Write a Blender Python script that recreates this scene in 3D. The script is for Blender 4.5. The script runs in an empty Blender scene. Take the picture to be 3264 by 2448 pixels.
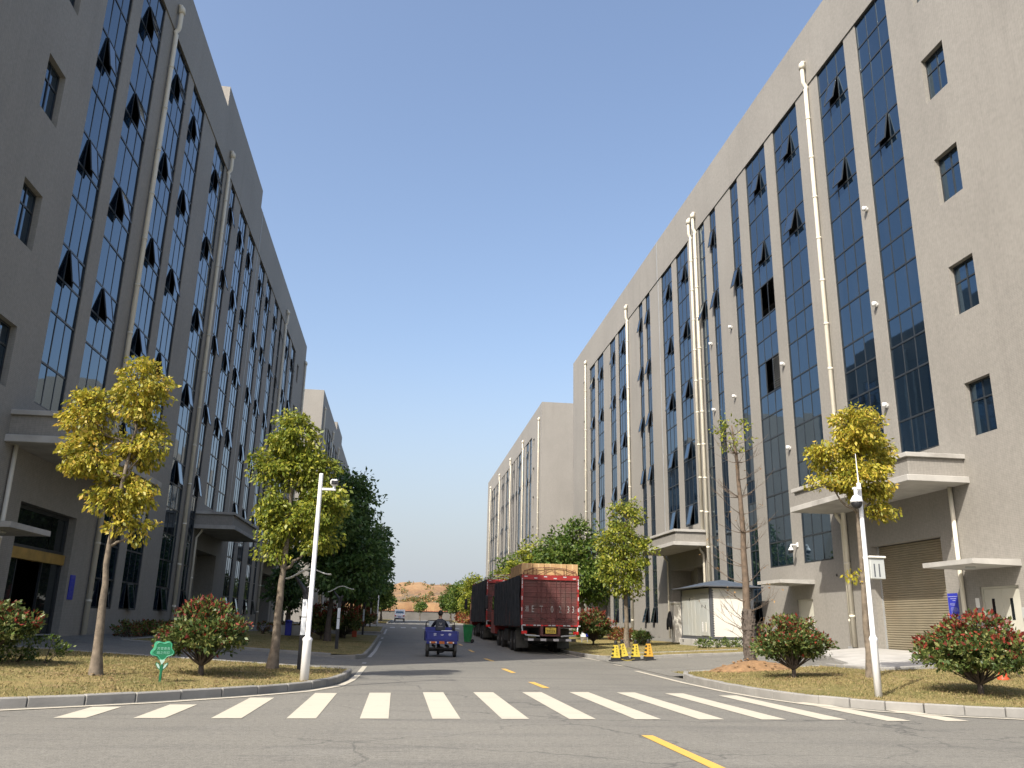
import bpy, bmesh, math, random
import numpy as np
from mathutils import Matrix, Vector
from mathutils.geometry import delaunay_2d_cdt

scene = bpy.context.scene
COL = scene.collection
rnd = random.Random(7)
PI = math.pi

# ------------------------------------------------------------------ camera, sky, sun, exposure
cam_data = bpy.data.cameras.new('camera')
cam_data.sensor_width = 36.0
cam_data.sensor_fit = 'HORIZONTAL'
cam_data.lens = 2662.0 / 3264.0 * 36.0
cam_data.clip_start = 0.1
cam_data.clip_end = 6000.0
cam = bpy.data.objects.new('camera', cam_data)
COL.objects.link(cam)
RIGHT = Vector((0.99111, -0.13148, 0.02032))
UP = Vector((-0.05561, -0.27069, 0.96106))
BACK = Vector((-0.12086, -0.95365, -0.27559))
mw = Matrix.Identity(4)
for i, v in enumerate((RIGHT, UP, BACK)):
    for j in range(3):
        mw[j][i] = v[j]
mw[2][3] = 1.33
cam.matrix_world = mw
scene.camera = cam

SUN_TO = Vector((1.0, 1.05, -1.44)).normalized()          # the way the light travels
elev = math.asin(-SUN_TO.z)
azim = math.atan2(-SUN_TO.x, -SUN_TO.y)                   # clockwise from +Y
world = bpy.data.worlds.new('World')
scene.world = world
world.use_nodes = True
wn = world.node_tree.nodes
wn.clear()
sky = wn.new('ShaderNodeTexSky')
sky.sky_type = 'NISHITA'
sky.sun_disc = False
sky.sun_elevation = elev
sky.sun_rotation = azim
sky.altitude = 0.0
sky.air_density = 1.2
sky.dust_density = 4.0
sky.ozone_density = 1.0
bg = wn.new('ShaderNodeBackground')
bg.inputs['Strength'].default_value = 0.15
wo = wn.new('ShaderNodeOutputWorld')
wl = world.node_tree.links
tcw = wn.new('ShaderNodeTexCoord'); sxyz = wn.new('ShaderNodeSeparateXYZ'); wl.new(tcw.outputs['Generated'], sxyz.inputs[0])
mrw = wn.new('ShaderNodeMapRange'); mrw.interpolation_type = 'SMOOTHSTEP'
mrw.inputs[1].default_value = -.02; mrw.inputs[2].default_value = .34; mrw.inputs[3].default_value = .85; mrw.inputs[4].default_value = 0.0
wl.new(sxyz.outputs[2], mrw.inputs[0])
tint = wn.new('ShaderNodeMix'); tint.data_type = 'RGBA'; tint.blend_type = 'MULTIPLY'; tint.inputs[0].default_value = 1.0
tint.inputs[7].default_value = (1.015, 1.01, 1.05, 1)
wl.new(sky.outputs[0], tint.inputs[6])
hz = wn.new('ShaderNodeMix'); hz.data_type = 'RGBA'; wl.new(mrw.outputs[0], hz.inputs[0]); wl.new(tint.outputs[2], hz.inputs[6])
hz.inputs[7].default_value = (2.62, 2.86, 3.2, 1)      # pale ground haze, the same all the way round
wl.new(hz.outputs[2], bg.inputs[0])
world.node_tree.links.new(bg.outputs[0], wo.inputs[0])

sun_data = bpy.data.lights.new('sun', 'SUN')
sun_data.energy = 4.75
sun_data.angle = math.radians(0.53)
sun_data.color = (1.0, 0.94, 0.84)
sun = bpy.data.objects.new('sun', sun_data)
COL.objects.link(sun)
sun.location = (-30, -30, 60)
sun.rotation_euler = SUN_TO.to_track_quat('-Z', 'Y').to_euler()

scene.view_settings.view_transform = 'Standard'
scene.view_settings.look = 'None'
scene.view_settings.gamma = 1.0
scene.view_settings.use_curve_mapping = False
scene.view_settings.exposure = 0.62
scene.render.engine = 'CYCLES'
scene.cycles.use_denoising = True
scene.cycles.max_bounces = 6
scene.cycles.diffuse_bounces = 3
scene.cycles.glossy_bounces = 3
scene.cycles.transmission_bounces = 3
scene.cycles.transparent_max_bounces = 6

# ------------------------------------------------------------------ helpers
class MB:
    """collects faces for one mesh"""
    def __init__(s):
        s.v = []; s.f = []; s.m = []
    def quad(s, a, b, c, d, m=0):
        n = len(s.v); s.v += [tuple(a), tuple(b), tuple(c), tuple(d)]; s.f.append((n, n+1, n+2, n+3)); s.m.append(m)
    def poly(s, pts, m=0):
        n = len(s.v); s.v += [tuple(p) for p in pts]; s.f.append(tuple(range(n, n+len(pts)))); s.m.append(m)
    def box(s, x0, x1, y0, y1, z0, z1, m=0, M=None):
        if x0 > x1: x0, x1 = x1, x0
        if y0 > y1: y0, y1 = y1, y0
        if z0 > z1: z0, z1 = z1, z0
        c = [(x0,y0,z0),(x1,y0,z0),(x1,y1,z0),(x0,y1,z0),(x0,y0,z1),(x1,y0,z1),(x1,y1,z1),(x0,y1,z1)]
        if M is not None: c = [tuple(M @ Vector(p)) for p in c]
        n = len(s.v); s.v += c
        for f in ((3,2,1,0),(4,5,6,7),(0,1,5,4),(1,2,6,5),(2,3,7,6),(3,0,4,7)):
            s.f.append(tuple(n+i for i in f)); s.m.append(m)
    def bbox(s, x0, x1, y0, y1, z0, z1, b=0.01, m=0, M=None):
        """box with chamfered edges"""
        if x0 > x1: x0, x1 = x1, x0
        if y0 > y1: y0, y1 = y1, y0
        if z0 > z1: z0, z1 = z1, z0
        b = min(b, (x1-x0)*.45, (y1-y0)*.45, (z1-z0)*.45)
        bm = bmesh.new()
        vs = bmesh.ops.create_cube(bm, size=1.0)['verts']
        for v in vs:
            v.co = Vector(((x0+x1)/2+v.co.x*(x1-x0), (y0+y1)/2+v.co.y*(y1-y0), (z0+z1)/2+v.co.z*(z1-z0)))
        bmesh.ops.bevel(bm, geom=bm.edges[:], offset=b, segments=1, affect='EDGES')
        s.bm(bm, m, M); bm.free()
    def bm(s, bm, m=0, M=None):
        n = len(s.v); bm.verts.ensure_lookup_table()
        bm.verts.index_update()
        s.v += [tuple(M @ v.co) if M is not None else tuple(v.co) for v in bm.verts]
        for f in bm.faces:
            s.f.append(tuple(n+v.index for v in f.verts)); s.m.append(m)
    def tube(s, pts, rad, n=8, m=0, cap=True):
        pts = [Vector(p) for p in pts]
        if not hasattr(rad, '__len__'): rad = [rad]*len(pts)
        base = len(s.v); prev = None
        for i, p in enumerate(pts):
            t = (pts[min(i+1, len(pts)-1)] - pts[max(i-1, 0)])
            if t.length < 1e-9: t = Vector((0,0,1))
            t.normalize()
            if prev is None:
                a = Vector((1,0,0)) if abs(t.x) < .8 else Vector((0,1,0))
                u = t.cross(a).normalized()
            else:
                u = (prev - t*prev.dot(t))
                u = u.normalized() if u.length > 1e-6 else t.orthogonal().normalized()
            prev = u; w = t.cross(u)
            for k in range(n):
                a = 2*PI*k/n
                s.v.append(tuple(p + (u*math.cos(a) + w*math.sin(a))*rad[i]))
        for i in range(len(pts)-1):
            for k in range(n):
                a = base+i*n+k; b = base+i*n+(k+1) % n
                s.f.append((a, b, b+n, a+n)); s.m.append(m)
        if cap:
            s.f.append(tuple(base+k for k in reversed(range(n)))); s.m.append(m)
            e = base+(len(pts)-1)*n
            s.f.append(tuple(e+k for k in range(n))); s.m.append(m)
    def cyl(s, c, r, h, n=16, m=0, axis='z', r2=None):
        c = Vector(c); d = {'x': Vector((h,0,0)), 'y': Vector((0,h,0)), 'z': Vector((0,0,h))}[axis]
        s.tube([c, c+d], [r, r if r2 is None else r2], n, m)
    def lathe(s, prof, c=(0,0,0), n=20, m=0, M=None):
        base = len(s.v)
        for r, z in prof:
            for k in range(n):
                a = 2*PI*k/n
                p = Vector((c[0]+r*math.cos(a), c[1]+r*math.sin(a), c[2]+z))
                s.v.append(tuple(M @ p) if M is not None else tuple(p))
        for i in range(len(prof)-1):
            for k in range(n):
                a = base+i*n+k; b = base+i*n+(k+1) % n
                s.f.append((a, b, b+n, a+n)); s.m.append(m)
        s.f.append(tuple(base+k for k in reversed(range(n)))); s.m.append(m)
        e = base+(len(prof)-1)*n
        s.f.append(tuple(e+k for k in range(n))); s.m.append(m)
    def prism(s, poly, y0, y1, m=0, M=None):
        """polygon in x,z extruded along y"""
        n = len(poly); b = len(s.v)
        vs = [(x, y0, z) for x, z in poly] + [(x, y1, z) for x, z in poly]
        s.v += [tuple(M @ Vector(p)) if M is not None else p for p in vs]
        s.f.append(tuple(b+i for i in range(n))); s.m.append(m)
        s.f.append(tuple(b+n+i for i in reversed(range(n)))); s.m.append(m)
        for i in range(n):
            j = (i+1) % n
            s.f.append((b+i, b+n+i, b+n+j, b+j)); s.m.append(m)
    def mesh(s, name, mats, smooth=False):
        me = bpy.data.meshes.new(name)
        me.from_pydata(s.v, [], s.f)
        for mt in (mats if isinstance(mats, (list, tuple)) else [mats]):
            me.materials.append(mt)
        if len(set(s.m)) > 1 or (s.m and s.m[0]):
            me.polygons.foreach_set('material_index', s.m)
        if smooth:
            me.polygons.foreach_set('use_smooth', [True]*len(me.polygons))
        me.update()
        return me
    def build(s, name, mats, parent=None, smooth=False, fix=False):
        me = s.mesh(name, mats, smooth)
        if fix:
            bm = bmesh.new(); bm.from_mesh(me); bmesh.ops.recalc_face_normals(bm, faces=bm.faces); bm.to_mesh(me); bm.free()
        return put(name, me, parent)

def put(name, me, parent=None, loc=None, rot=None, scale=None):
    o = bpy.data.objects.new(name, me)
    COL.objects.link(o)
    if parent is not None: adopt(o, parent)
    if loc is not None: o.location = loc
    if rot is not None: o.rotation_euler = rot
    if scale is not None: o.scale = scale
    return o

def thing(name, label, cat, loc=(0,0,0), rotz=0.0, group=None):
    """Empty at the thing's base; its children are written in the thing's local frame"""
    o = bpy.data.objects.new(name, None)
    o.empty_display_size = 0.2
    COL.objects.link(o)
    o.location = loc
    o.rotation_euler = (0, 0, rotz)
    tag(o, label, cat, group)
    return o

ABS = set()
def wthing(name, label, cat, loc, group=None):
    """like thing(), but the children are written in world coordinates"""
    o = thing(name, label, cat, loc, 0, group)
    ABS.add(o.name)
    return o

def adopt(o, parent):
    o.parent = parent
    if parent.name in ABS:
        o.matrix_parent_inverse = Matrix.Translation(-Vector(parent.location))
    return o

def part(mb, name, mats, parent, smooth=False):
    o = bpy.data.objects.new(name, mb.mesh(name, mats, smooth))
    COL.objects.link(o)
    return adopt(o, parent)

def tag(o, label=None, cat=None, group=None, kind=None):
    if label: o['label'] = label
    if cat: o['category'] = cat
    if group: o['group'] = group
    if kind: o['kind'] = kind
    return o

def struct(o):
    o['kind'] = 'structure'
    return o

def copy_tree(o, parent=None):
    c = o.copy(); COL.objects.link(c)
    if parent is not None:
        c.parent = parent
    for ch in o.children:
        copy_tree(ch, c)
    return c

# ------------------------------------------------------------------ materials
MATS = {}
def nodes_of(name):
    m = bpy.data.materials.new(name); m.use_nodes = True
    nt = m.node_tree; b = nt.nodes['Principled BSDF']
    MATS[name] = m
    return m, nt, b

def coords(nt, scale=(1,1,1), src='Position', rot=(0,0,0)):
    mp = nt.nodes.new('ShaderNodeMapping')
    mp.inputs['Scale'].default_value = scale
    mp.inputs['Rotation'].default_value = rot
    if src == 'Position':
        g = nt.nodes.new('ShaderNodeNewGeometry'); nt.links.new(g.outputs['Position'], mp.inputs['Vector'])
    else:
        g = nt.nodes.new('ShaderNodeTexCoord'); nt.links.new(g.outputs[src], mp.inputs['Vector'])
    return mp.outputs[0]

def noise(nt, vec, scale, detail=4, rough=.55):
    n = nt.nodes.new('ShaderNodeTexNoise')
    n.inputs['Scale'].default_value = scale; n.inputs['Detail'].default_value = detail; n.inputs['Roughness'].default_value = rough
    nt.links.new(vec, n.inputs['Vector'])
    return n.outputs['Fac']

def ramp(nt, fac, stops, interp='LINEAR'):
    r = nt.nodes.new('ShaderNodeValToRGB'); r.color_ramp.interpolation = interp
    e = r.color_ramp.elements
    while len(e) < len(stops): e.new(0.5)
    for el, (p, c) in zip(e, stops):
        el.position = p; el.color = (c[0], c[1], c[2], 1) if hasattr(c, '__len__') else (c, c, c, 1)
    nt.links.new(fac, r.inputs[0])
    return r.outputs[0]

def mix(nt, fac, a, b, mode='MIX'):
    n = nt.nodes.new('ShaderNodeMix'); n.data_type = 'RGBA'; n.blend_type = mode
    ins = [n.inputs[0], n.inputs[6], n.inputs[7]]
    for i, x in zip(ins, (fac, a, b)):
        if hasattr(x, 'is_linked') or isinstance(x, bpy.types.NodeSocket): nt.links.new(x, i)
        elif hasattr(x, '__len__'): i.default_value = (x[0], x[1], x[2], 1)
        else: i.default_value = x
    return n.outputs[2]

def bump(nt, b, h, strength=.3, dist=.01):
    n = nt.nodes.new('ShaderNodeBump'); n.inputs['Strength'].default_value = strength; n.inputs['Distance'].default_value = dist
    nt.links.new(h, n.inputs['Height']); nt.links.new(n.outputs[0], b.inputs['Normal'])

def plain(name, c, rough=.6, var=.12, scale=3.0, metal=0.0, spec=.4, bumps=0.0, grime=None, src='Position'):
    """one-colour material with uneven tone, a little dirt and uneven gloss"""
    m, nt, b = nodes_of(name)
    v = coords(nt, (1,1,1), src)
    n1 = noise(nt, v, scale, 5)
    lo = tuple(x*(1-var) for x in c); hi = tuple(min(1, x*(1+var)) for x in c)
    col = ramp(nt, n1, [(.3, lo), (.7, hi)])
    if grime:
        n2 = noise(nt, v, scale*.45, 6, .65)
        col = mix(nt, ramp(nt, n2, [(.5, 0.0), (.72, grime[1])]), col, grime[0])
    nt.links.new(col, b.inputs['Base Color'])
    r = nt.nodes.new('ShaderNodeMapRange'); r.inputs[3].default_value = max(.03, rough-.08); r.inputs[4].default_value = min(1, rough+.1)
    nt.links.new(noise(nt, v, scale*3, 3), r.inputs[0]); nt.links.new(r.outputs[0], b.inputs['Roughness'])
    b.inputs['Metallic'].default_value = metal
    b.inputs['Specular IOR Level'].default_value = spec
    if bumps: bump(nt, b, noise(nt, v, scale*14, 4), bumps, .01)
    return m

def wall_material(name, base, tint):
    m, nt, b = nodes_of(name)
    v = coords(nt)
    big = noise(nt, v, .22, 5, .6)
    col = ramp(nt, big, [(.28, tuple(x*.91 for x in base)), (.72, tuple(x*1.07 for x in base))])
    st = noise(nt, coords(nt, (1.4, 1.4, .10)), 1.0, 6, .65)      # rain streaks
    col = mix(nt, ramp(nt, st, [(.5, 0.0), (.76, .42)]), col, tint)
    fine = noise(nt, v, 9.0, 4, .7)
    col = mix(nt, .22, col, ramp(nt, fine, [(.3, (.22,.2,.18)), (.7, (.75,.72,.68))]), 'OVERLAY')
    # mosaic tile joints
    br = nt.nodes.new('ShaderNodeTexBrick'); br.offset = .0
    br.inputs['Scale'].default_value = 1.0
    br.inputs['Mortar Size'].default_value = .006
    br.inputs['Brick Width'].default_value = .1; br.inputs['Row Height'].default_value = .05
    br.inputs['Color1'].default_value = (1,1,1,1); br.inputs['Color2'].default_value = (.9,.9,.9,1); br.inputs['Mortar'].default_value = (.45,.45,.45,1)
    sep = nt.nodes.new('ShaderNodeSeparateXYZ'); cmb = nt.nodes.new('ShaderNodeCombineXYZ'); ad = nt.nodes.new('ShaderNodeMath')
    nt.links.new(v, sep.inputs[0]); nt.links.new(sep.outputs[0], ad.inputs[0]); nt.links.new(sep.outputs[1], ad.inputs[1])
    nt.links.new(ad.outputs[0], cmb.inputs[0]); nt.links.new(sep.outputs[2], cmb.inputs[1]); nt.links.new(cmb.outputs[0], br.inputs['Vector'])
    col = mix(nt, .35, col, br.outputs['Color'], 'MULTIPLY')
    nt.links.new(col, b.inputs['Base Color'])
    b.inputs['Roughness'].default_value = .72
    b.inputs['Specular IOR Level'].default_value = .35
    bump(nt, b, br.outputs['Fac'], -.25, .004)
    return m

wall_material('facade_tile', (.262, .251, .228), (.195, .186, .168))
wall_material('facade_tile_far', (.264, .253, .231), (.205, .196, .178))
plain('light_concrete', (.36, .35, .325), .85, .14, 1.6, bumps=.25, grime=((.2,.19,.17), .6))
plain('kerb_stone', (.215, .208, .19), .85, .16, 2.3, bumps=.3, grime=((.2,.19,.17), .55))
plain('pipe_cream', (.6, .565, .47), .5, .06, 1.2, grime=((.45,.4,.3), .3))
plain('pipe_white', (.78, .77, .74), .45, .05, 1.2)
plain('frame_dark', (.022, .026, .03), .4, .2, 4, spec=.5)
plain('interior_dark', (.2, .2, .2), .9, .2, 1)
plain('door_cream', (.46, .45, .385), .5, .08, 1.5, grime=((.4,.38,.3), .35))
plain('brass', (.52, .34, .1), .35, .2, 3, metal=.6)
plain('shutter_tan', (.215, .187, .13), .55, .1, 1.2, grime=((.2,.15,.09), .5))
plain('paint_white_pole', (.68, .68, .67), .35, .04, 2)
plain('black_plastic', (.02, .02, .022), .45, .2, 6)
plain('black_steel', (.018, .018, .02), .4, .2, 6)
plain('grey_steel', (.33, .34, .34), .45, .1, 3, metal=.3)
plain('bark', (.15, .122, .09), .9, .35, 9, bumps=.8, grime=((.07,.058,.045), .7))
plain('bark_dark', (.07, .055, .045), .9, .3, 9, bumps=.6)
plain('blue_sign', (.03, .04, .36), .4, .06, 2)
plain('notice_print', (.4, .41, .55), .6, .1, 4)
plain('sign_blue_pale', (.1, .11, .35), .5, .1, 4)
plain('white_paint_thing', (.8, .8, .78), .5, .05, 3)
plain('paper', (.7, .7, .66), .8, .05, 3)
plain('roof_blue', (.05, .066, .09), .6, .2, 3, bumps=.2)
plain('cabinet_white', (.6, .585, .53), .45, .04, .8, grime=((.55,.5,.42), .35))
plain('cabinet_grey', (.36, .375, .36), .45, .06, .8, grime=((.4,.36,.26), .4))
plain('cabinet_dark', (.07, .075, .085), .5, .1, 3)
plain('soil_orange', (.21, .125, .06), .95, .3, 5, bumps=.9)
plain('red_brick_tile', (.3, .1, .06), .8, .2, 8)

def glass_material(name, base, ior, var):
    m, nt, b = nodes_of(name)
    oi = nt.nodes.new('ShaderNodeObjectInfo'); gi = nt.nodes.new('ShaderNodeNewGeometry')
    ad = nt.nodes.new('ShaderNodeMath'); ad.operation = 'ADD'
    nt.links.new(oi.outputs['Random'], ad.inputs[0]); nt.links.new(gi.outputs['Random Per Island'], ad.inputs[1])
    fr = nt.nodes.new('ShaderNodeMath'); fr.operation = 'FRACT'; nt.links.new(ad.outputs[0], fr.inputs[0])
    col = ramp(nt, fr.outputs[0], [(0, tuple(x*(1-var) for x in base)), (1, tuple(x*(1+var) for x in base))])
    dust = noise(nt, coords(nt, (1, 1, .35)), 1.3, 5, .65)
    col = mix(nt, ramp(nt, dust, [(.52, 0.0), (.8, .16)]), col, (.06, .062, .058))
    nt.links.new(col, b.inputs['Base Color'])
    b.inputs['IOR'].default_value = ior
    b.inputs['Roughness'].default_value = .025
    b.inputs['Specular IOR Level'].default_value = .5
    b.inputs['Specular Tint'].default_value = (.46, .74, 1.0, 1)
    bump(nt, b, noise(nt, coords(nt), 1.1, 2), .012, .05)
    return m
glass_material('glass_blue', (.005, .0105, .019), 2.3, .3)
glass_material('glass_clear_dark', (.012, .014, .014), 1.8, .2)

def asphalt_material():
    m, nt, b = nodes_of('asphalt')
    v = coords(nt)
    col = ramp(nt, noise(nt, v, .13, 5, .6), [(.3, (.139, .133, .116)), (.7, (.168, .161, .14))])
    st = noise(nt, coords(nt, (.16, 1.3, 1), rot=(0, 0, .12)), 1.2, 6, .62)    # tyre smears along the crossing street
    col = mix(nt, ramp(nt, st, [(.5, 0.0), (.68, .42)]), col, (.084, .082, .077))
    st2 = noise(nt, coords(nt, (1.6, .07, 1)), 1.0, 5, .6)                     # wheel tracks along the street
    col = mix(nt, ramp(nt, st2, [(.52, 0.0), (.75, .24)]), col, (.09, .088, .083))
    patch = noise(nt, v, .7, 6, .7)
    col = mix(nt, ramp(nt, patch, [(.56, 0.0), (.72, .42)]), col, (.198, .191, .172))
    sp = noise(nt, v, 55.0, 2, .8)
    col = mix(nt, .6, col, ramp(nt, sp, [(.32, (.2,.2,.2)), (.68, (.8,.8,.8))]), 'OVERLAY')
    sp2 = noise(nt, v, 14.0, 4, .75)
    col = mix(nt, .45, col, ramp(nt, sp2, [(.34, (.28,.28,.28)), (.66, (.74,.74,.73))]), 'OVERLAY')
    scuff = noise(nt, coords(nt, (.5, 3.4, 1), rot=(0, 0, -.1)), 1.0, 8, .72)     # thin dark skids and grit lines
    col = mix(nt, ramp(nt, scuff, [(.585, 0.0), (.66, .42)]), col, (.072, .07, .067))
    grit = noise(nt, coords(nt, (.7, 2.0, 1)), 2.3, 8, .8)
    col = mix(nt, ramp(nt, grit, [(.6, 0.0), (.7, .5)]), col, (.23, .222, .2))
    cr = nt.nodes.new('ShaderNodeTexVoronoi'); cr.feature = 'DISTANCE_TO_EDGE'; cr.inputs['Scale'].default_value = .28
    wv = nt.nodes.new('ShaderNodeVectorMath'); wv.operation = 'ADD'
    nz = nt.nodes.new('ShaderNodeTexNoise'); nz.inputs['Scale'].default_value = 1.1; nz.inputs['Detail'].default_value = 5
    nt.links.new(v, nz.inputs['Vector']); nt.links.new(v, wv.inputs[0]); nt.links.new(nz.outputs['Color'], wv.inputs[1]); nt.links.new(wv.outputs[0], cr.inputs['Vector'])
    gate = ramp(nt, noise(nt, v, .09, 2), [(.44, 0.0), (.54, 1.0)])
    line = ramp(nt, cr.outputs['Distance'], [(0.0, .7), (.008, 0.0)])
    col = mix(nt, mix(nt, 1.0, gate, line, 'MULTIPLY'), col, (.045, .045, .044))
    nt.links.new(col, b.inputs['Base Color'])
    b.inputs['Roughness'].default_value = .88
    b.inputs['Specular IOR Level'].default_value = .3
    bump(nt, b, noise(nt, v, 60, 3, .7), .5, .006)
asphalt_material()

def paint_material(name, c, wear):
    m, nt, b = nodes_of(name)
    v = coords(nt)
    w = ramp(nt, noise(nt, v, 3.2, 8, .78), [(wear, 0.0), (wear+.14, .75)])
    sm = ramp(nt, noise(nt, coords(nt, (.3, 2.5, 1), rot=(0,0,.35)), 1.0, 5, .6), [(.52, 0.0), (.75, .22)])
    col = mix(nt, w, c, (.14, .137, .13))
    col = mix(nt, sm, col, (.2, .19, .175))
    nt.links.new(col, b.inputs['Base Color'])
    b.inputs['Roughness'].default_value = .7
    bump(nt, b, noise(nt, v, 50, 2), .25, .004)
paint_material('road_white', (.435, .4, .32), .6)
paint_material('road_white_old', (.34, .335, .32), .5)
paint_material('road_yellow', (.55, .33, .06), .58)

def lawn_material(name, dry, green, bare):
    m, nt, b = nodes_of(name)
    v = coords(nt)
    col = mix(nt, ramp(nt, noise(nt, v, .8, 6, .65), [(.38, 0.0), (.66, 1.0)]), dry, green)
    col = mix(nt, ramp(nt, noise(nt, v, 1.9, 6, .7), [(.53, 0.0), (.66, .8)]), col, bare)
    col = mix(nt, .55, col, ramp(nt, noise(nt, v, 34, 4, .75), [(.3, (.18,.18,.18)), (.7, (.82,.82,.82))]), 'OVERLAY')
    nt.links.new(col, b.inputs['Base Color'])
    b.inputs['Roughness'].default_value = .95; b.inputs['Specular IOR Level'].default_value = .1
    bump(nt, b, noise(nt, v, 26, 5, .75), .9, .03)
lawn_material('lawn_dry', (.24, .187, .082), (.135, .13, .048), (.25, .178, .095))
lawn_material('far_field', (.22, .19, .1), (.1, .12, .05), (.3, .2, .11))

def leaf_material(name, stops, trans=.35, gloss=.35):
    m, nt, b = nodes_of(name)
    gi = nt.nodes.new('ShaderNodeNewGeometry')
    col = ramp(nt, gi.outputs['Random Per Island'], stops)
    big = noise(nt, coords(nt), 1.2, 3)
    col = mix(nt, ramp(nt, big, [(.4, 0.0), (.65, .35)]), col, stops[0][1])
    nt.links.new(col, b.inputs['Base Color'])
    b.inputs['Roughness'].default_value = gloss; b.inputs['Specular IOR Level'].default_value = .32
    tr = nt.nodes.new('ShaderNodeBsdfTranslucent'); nt.links.new(col, tr.inputs[0])
    mx = nt.nodes.new('ShaderNodeMixShader'); mx.inputs[0].default_value = trans
    out = nt.nodes['Material Output']
    nt.links.new(b.outputs[0], mx.inputs[1]); nt.links.new(tr.outputs[0], mx.inputs[2]); nt.links.new(mx.outputs[0], out.inputs[0])
leaf_material('leaf_yellow', [(0, (.15, .17, .02)), (.35, (.33, .30, .03)), (.75, (.47, .39, .05)), (1, (.52, .34, .06))], .35, .48)
leaf_material('leaf_yellowgreen', [(0, (.085, .125, .018)), (.4, (.2, .24, .03)), (.8, (.34, .34, .04)), (1, (.44, .4, .06))], .38, .45)
leaf_material('leaf_green', [(0, (.035, .075, .012)), (.5, (.09, .15, .025)), (1, (.2, .24, .045))], .35, .48)
leaf_material('leaf_dark', [(0, (.042, .09, .026)), (.6, (.085, .155, .042)), (1, (.15, .22, .06))], .35, .4)
leaf_material('leaf_shrub', [(0, (.03, .055, .014)), (.5, (.09, .13, .03)), (1, (.22, .22, .07))], .25, .45)
leaf_material('leaf_shrub_red', [(0, (.085, .02, .012)), (.5, (.21, .03, .02)), (1, (.33, .06, .035))], .3, .5)
leaf_material('leaf_hedge', [(0, (.03, .06, .012)), (.6, (.09, .14, .025)), (1, (.22, .25, .06))], .3)
leaf_material('leaf_hedge_red', [(0, (.1, .03, .015)), (.5, (.26, .06, .03)), (1, (.3, .18, .06))], .3)
leaf_material('grass_blade', [(0, (.12, .13, .04)), (.45, (.265, .213, .092)), (1, (.36, .285, .14))], .3, .8)
leaf_material('litter_leaf', [(0, (.16, .1, .05)), (.6, (.3, .2, .1)), (1, (.42, .34, .2))], .1, .8)
leaf_material('dry_twig_leaf', [(0, (.24, .13, .05)), (1, (.4, .25, .1))], .3, .6)
M_ = MATS

# ------------------------------------------------------------------ lie of the land
def lerp_table(x, xs, ys):
    return float(np.interp(x, xs, ys))
def zroad(y):
    return lerp_table(y, [0, 40, 55, 90, 146, 240, 400], [0, 0, .2, .92, 1.25, 1.7, 2.2])
LK = [(-30,10.5),(-12,11.6),(-8,12.75),(-6.6,13.3),(-5.63,13.8),(-4.65,14.4),(-3.94,15.05),(-2.9,16.1),(-2.2,16.95),(-1.65,17.95),(-1.32,19.1),(-1.17,20.3),(-1.13,21.6),(-1.13,22.6)]
RK = [(45,11.2),(18,12.2),(13,12.9),(10.44,13.6),(9.3,14.1),(8.4,14.9),(7.8,15.9),(7.5,17.2),(7.4,18.6),(7.42,20.2),(7.5,21.4),(7.62,22.4)]
LEDGE = LK + [(-1.13,400)]
REDGE = RK + [(8.05,32),(8.05,400)]
def pdist(x, y, P):
    b = 1e9
    for (ax, ay), (bx, by) in zip(P, P[1:]):
        dx, dy = bx-ax, by-ay
        t = max(0, min(1, ((x-ax)*dx+(y-ay)*dy)/(dx*dx+dy*dy)))
        b = min(b, math.hypot(x-ax-t*dx, y-ay-t*dy))
    return b
def zlawn(x, y):
    t = pdist(x, y, LEDGE if x < 3.4 else REDGE)
    return zroad(min(y, 60))*max(0, 1-t/8) + max(0, zroad(y)-zroad(60)) + .135 + min(.05*t, .5)
def zdrive(x, y):
    t = pdist(x, y, LEDGE if x < 3.4 else REDGE)
    return zroad(min(y, 60))*max(0, 1-t/8) + max(0, zroad(y)-zroad(60)) + .006 + min(.064*t, .62)

def densify(P, step):
    out = []
    for (a, b) in zip(P, P[1:]):
        n = max(1, int(math.hypot(b[0]-a[0], b[1]-a[1])/step))
        for i in range(n):
            out.append((a[0]+(b[0]-a[0])*i/n, a[1]+(b[1]-a[1])*i/n))
    out.append(P[-1])
    return out

def inside(x, y, P):
    c = False; j = len(P)-1
    for i in range(len(P)):
        xi, yi = P[i]; xj, yj = P[j]
        if (yi > y) != (yj > y) and x < (xj-xi)*(y-yi)/(yj-yi)+xi: c = not c
        j = i
    return c

def sheet(name, poly, zf, mt, step=.8, parent=None):
    """a closed outline filled with a grid that follows the land"""
    P = densify(poly+[poly[0]], step)[:-1]
    n = len(P); pts = [Vector(p) for p in P]
    xs = [p[0] for p in P]; ys = [p[1] for p in P]
    x = min(xs)+step*.5
    r = random.Random(3)
    while x < max(xs):
        y = min(ys)+step*.5
        while y < max(ys):
            q = (x+r.uniform(-.2,.2)*step, y+r.uniform(-.2,.2)*step)
            if inside(q[0], q[1], P) and min(math.hypot(q[0]-a, q[1]-b) for a, b in P) > step*.45:
                pts.append(Vector(q))
            y += step
        x += step
    vs, es, fs, *_ = delaunay_2d_cdt(pts, [(i, (i+1) % n) for i in range(n)], [], 1, 1e-5)
    mb = MB()
    mb.v = [(v.x, v.y, zf(v.x, v.y)) for v in vs]
    mb.f = [tuple(f) for f in fs]; mb.m = [0]*len(fs)
    me = mb.mesh(name, M_[mt], True)
    bm = bmesh.new(); bm.from_mesh(me); bmesh.ops.recalc_face_normals(bm, faces=bm.faces)
    if sum(f.normal.z for f in bm.faces) < 0: bmesh.ops.reverse_faces(bm, faces=bm.faces)
    bm.to_mesh(me); bm.free()
    o = bpy.data.objects.new(name, me); COL.objects.link(o)
    return o

# ground far and wide
mb = MB(); mb.quad((-2500,-1500,-.6), (2500,-1500,-.6), (2500,4000,-.6), (-2500,4000,-.6))
struct(mb.build('ground', M_['far_field']))

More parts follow.
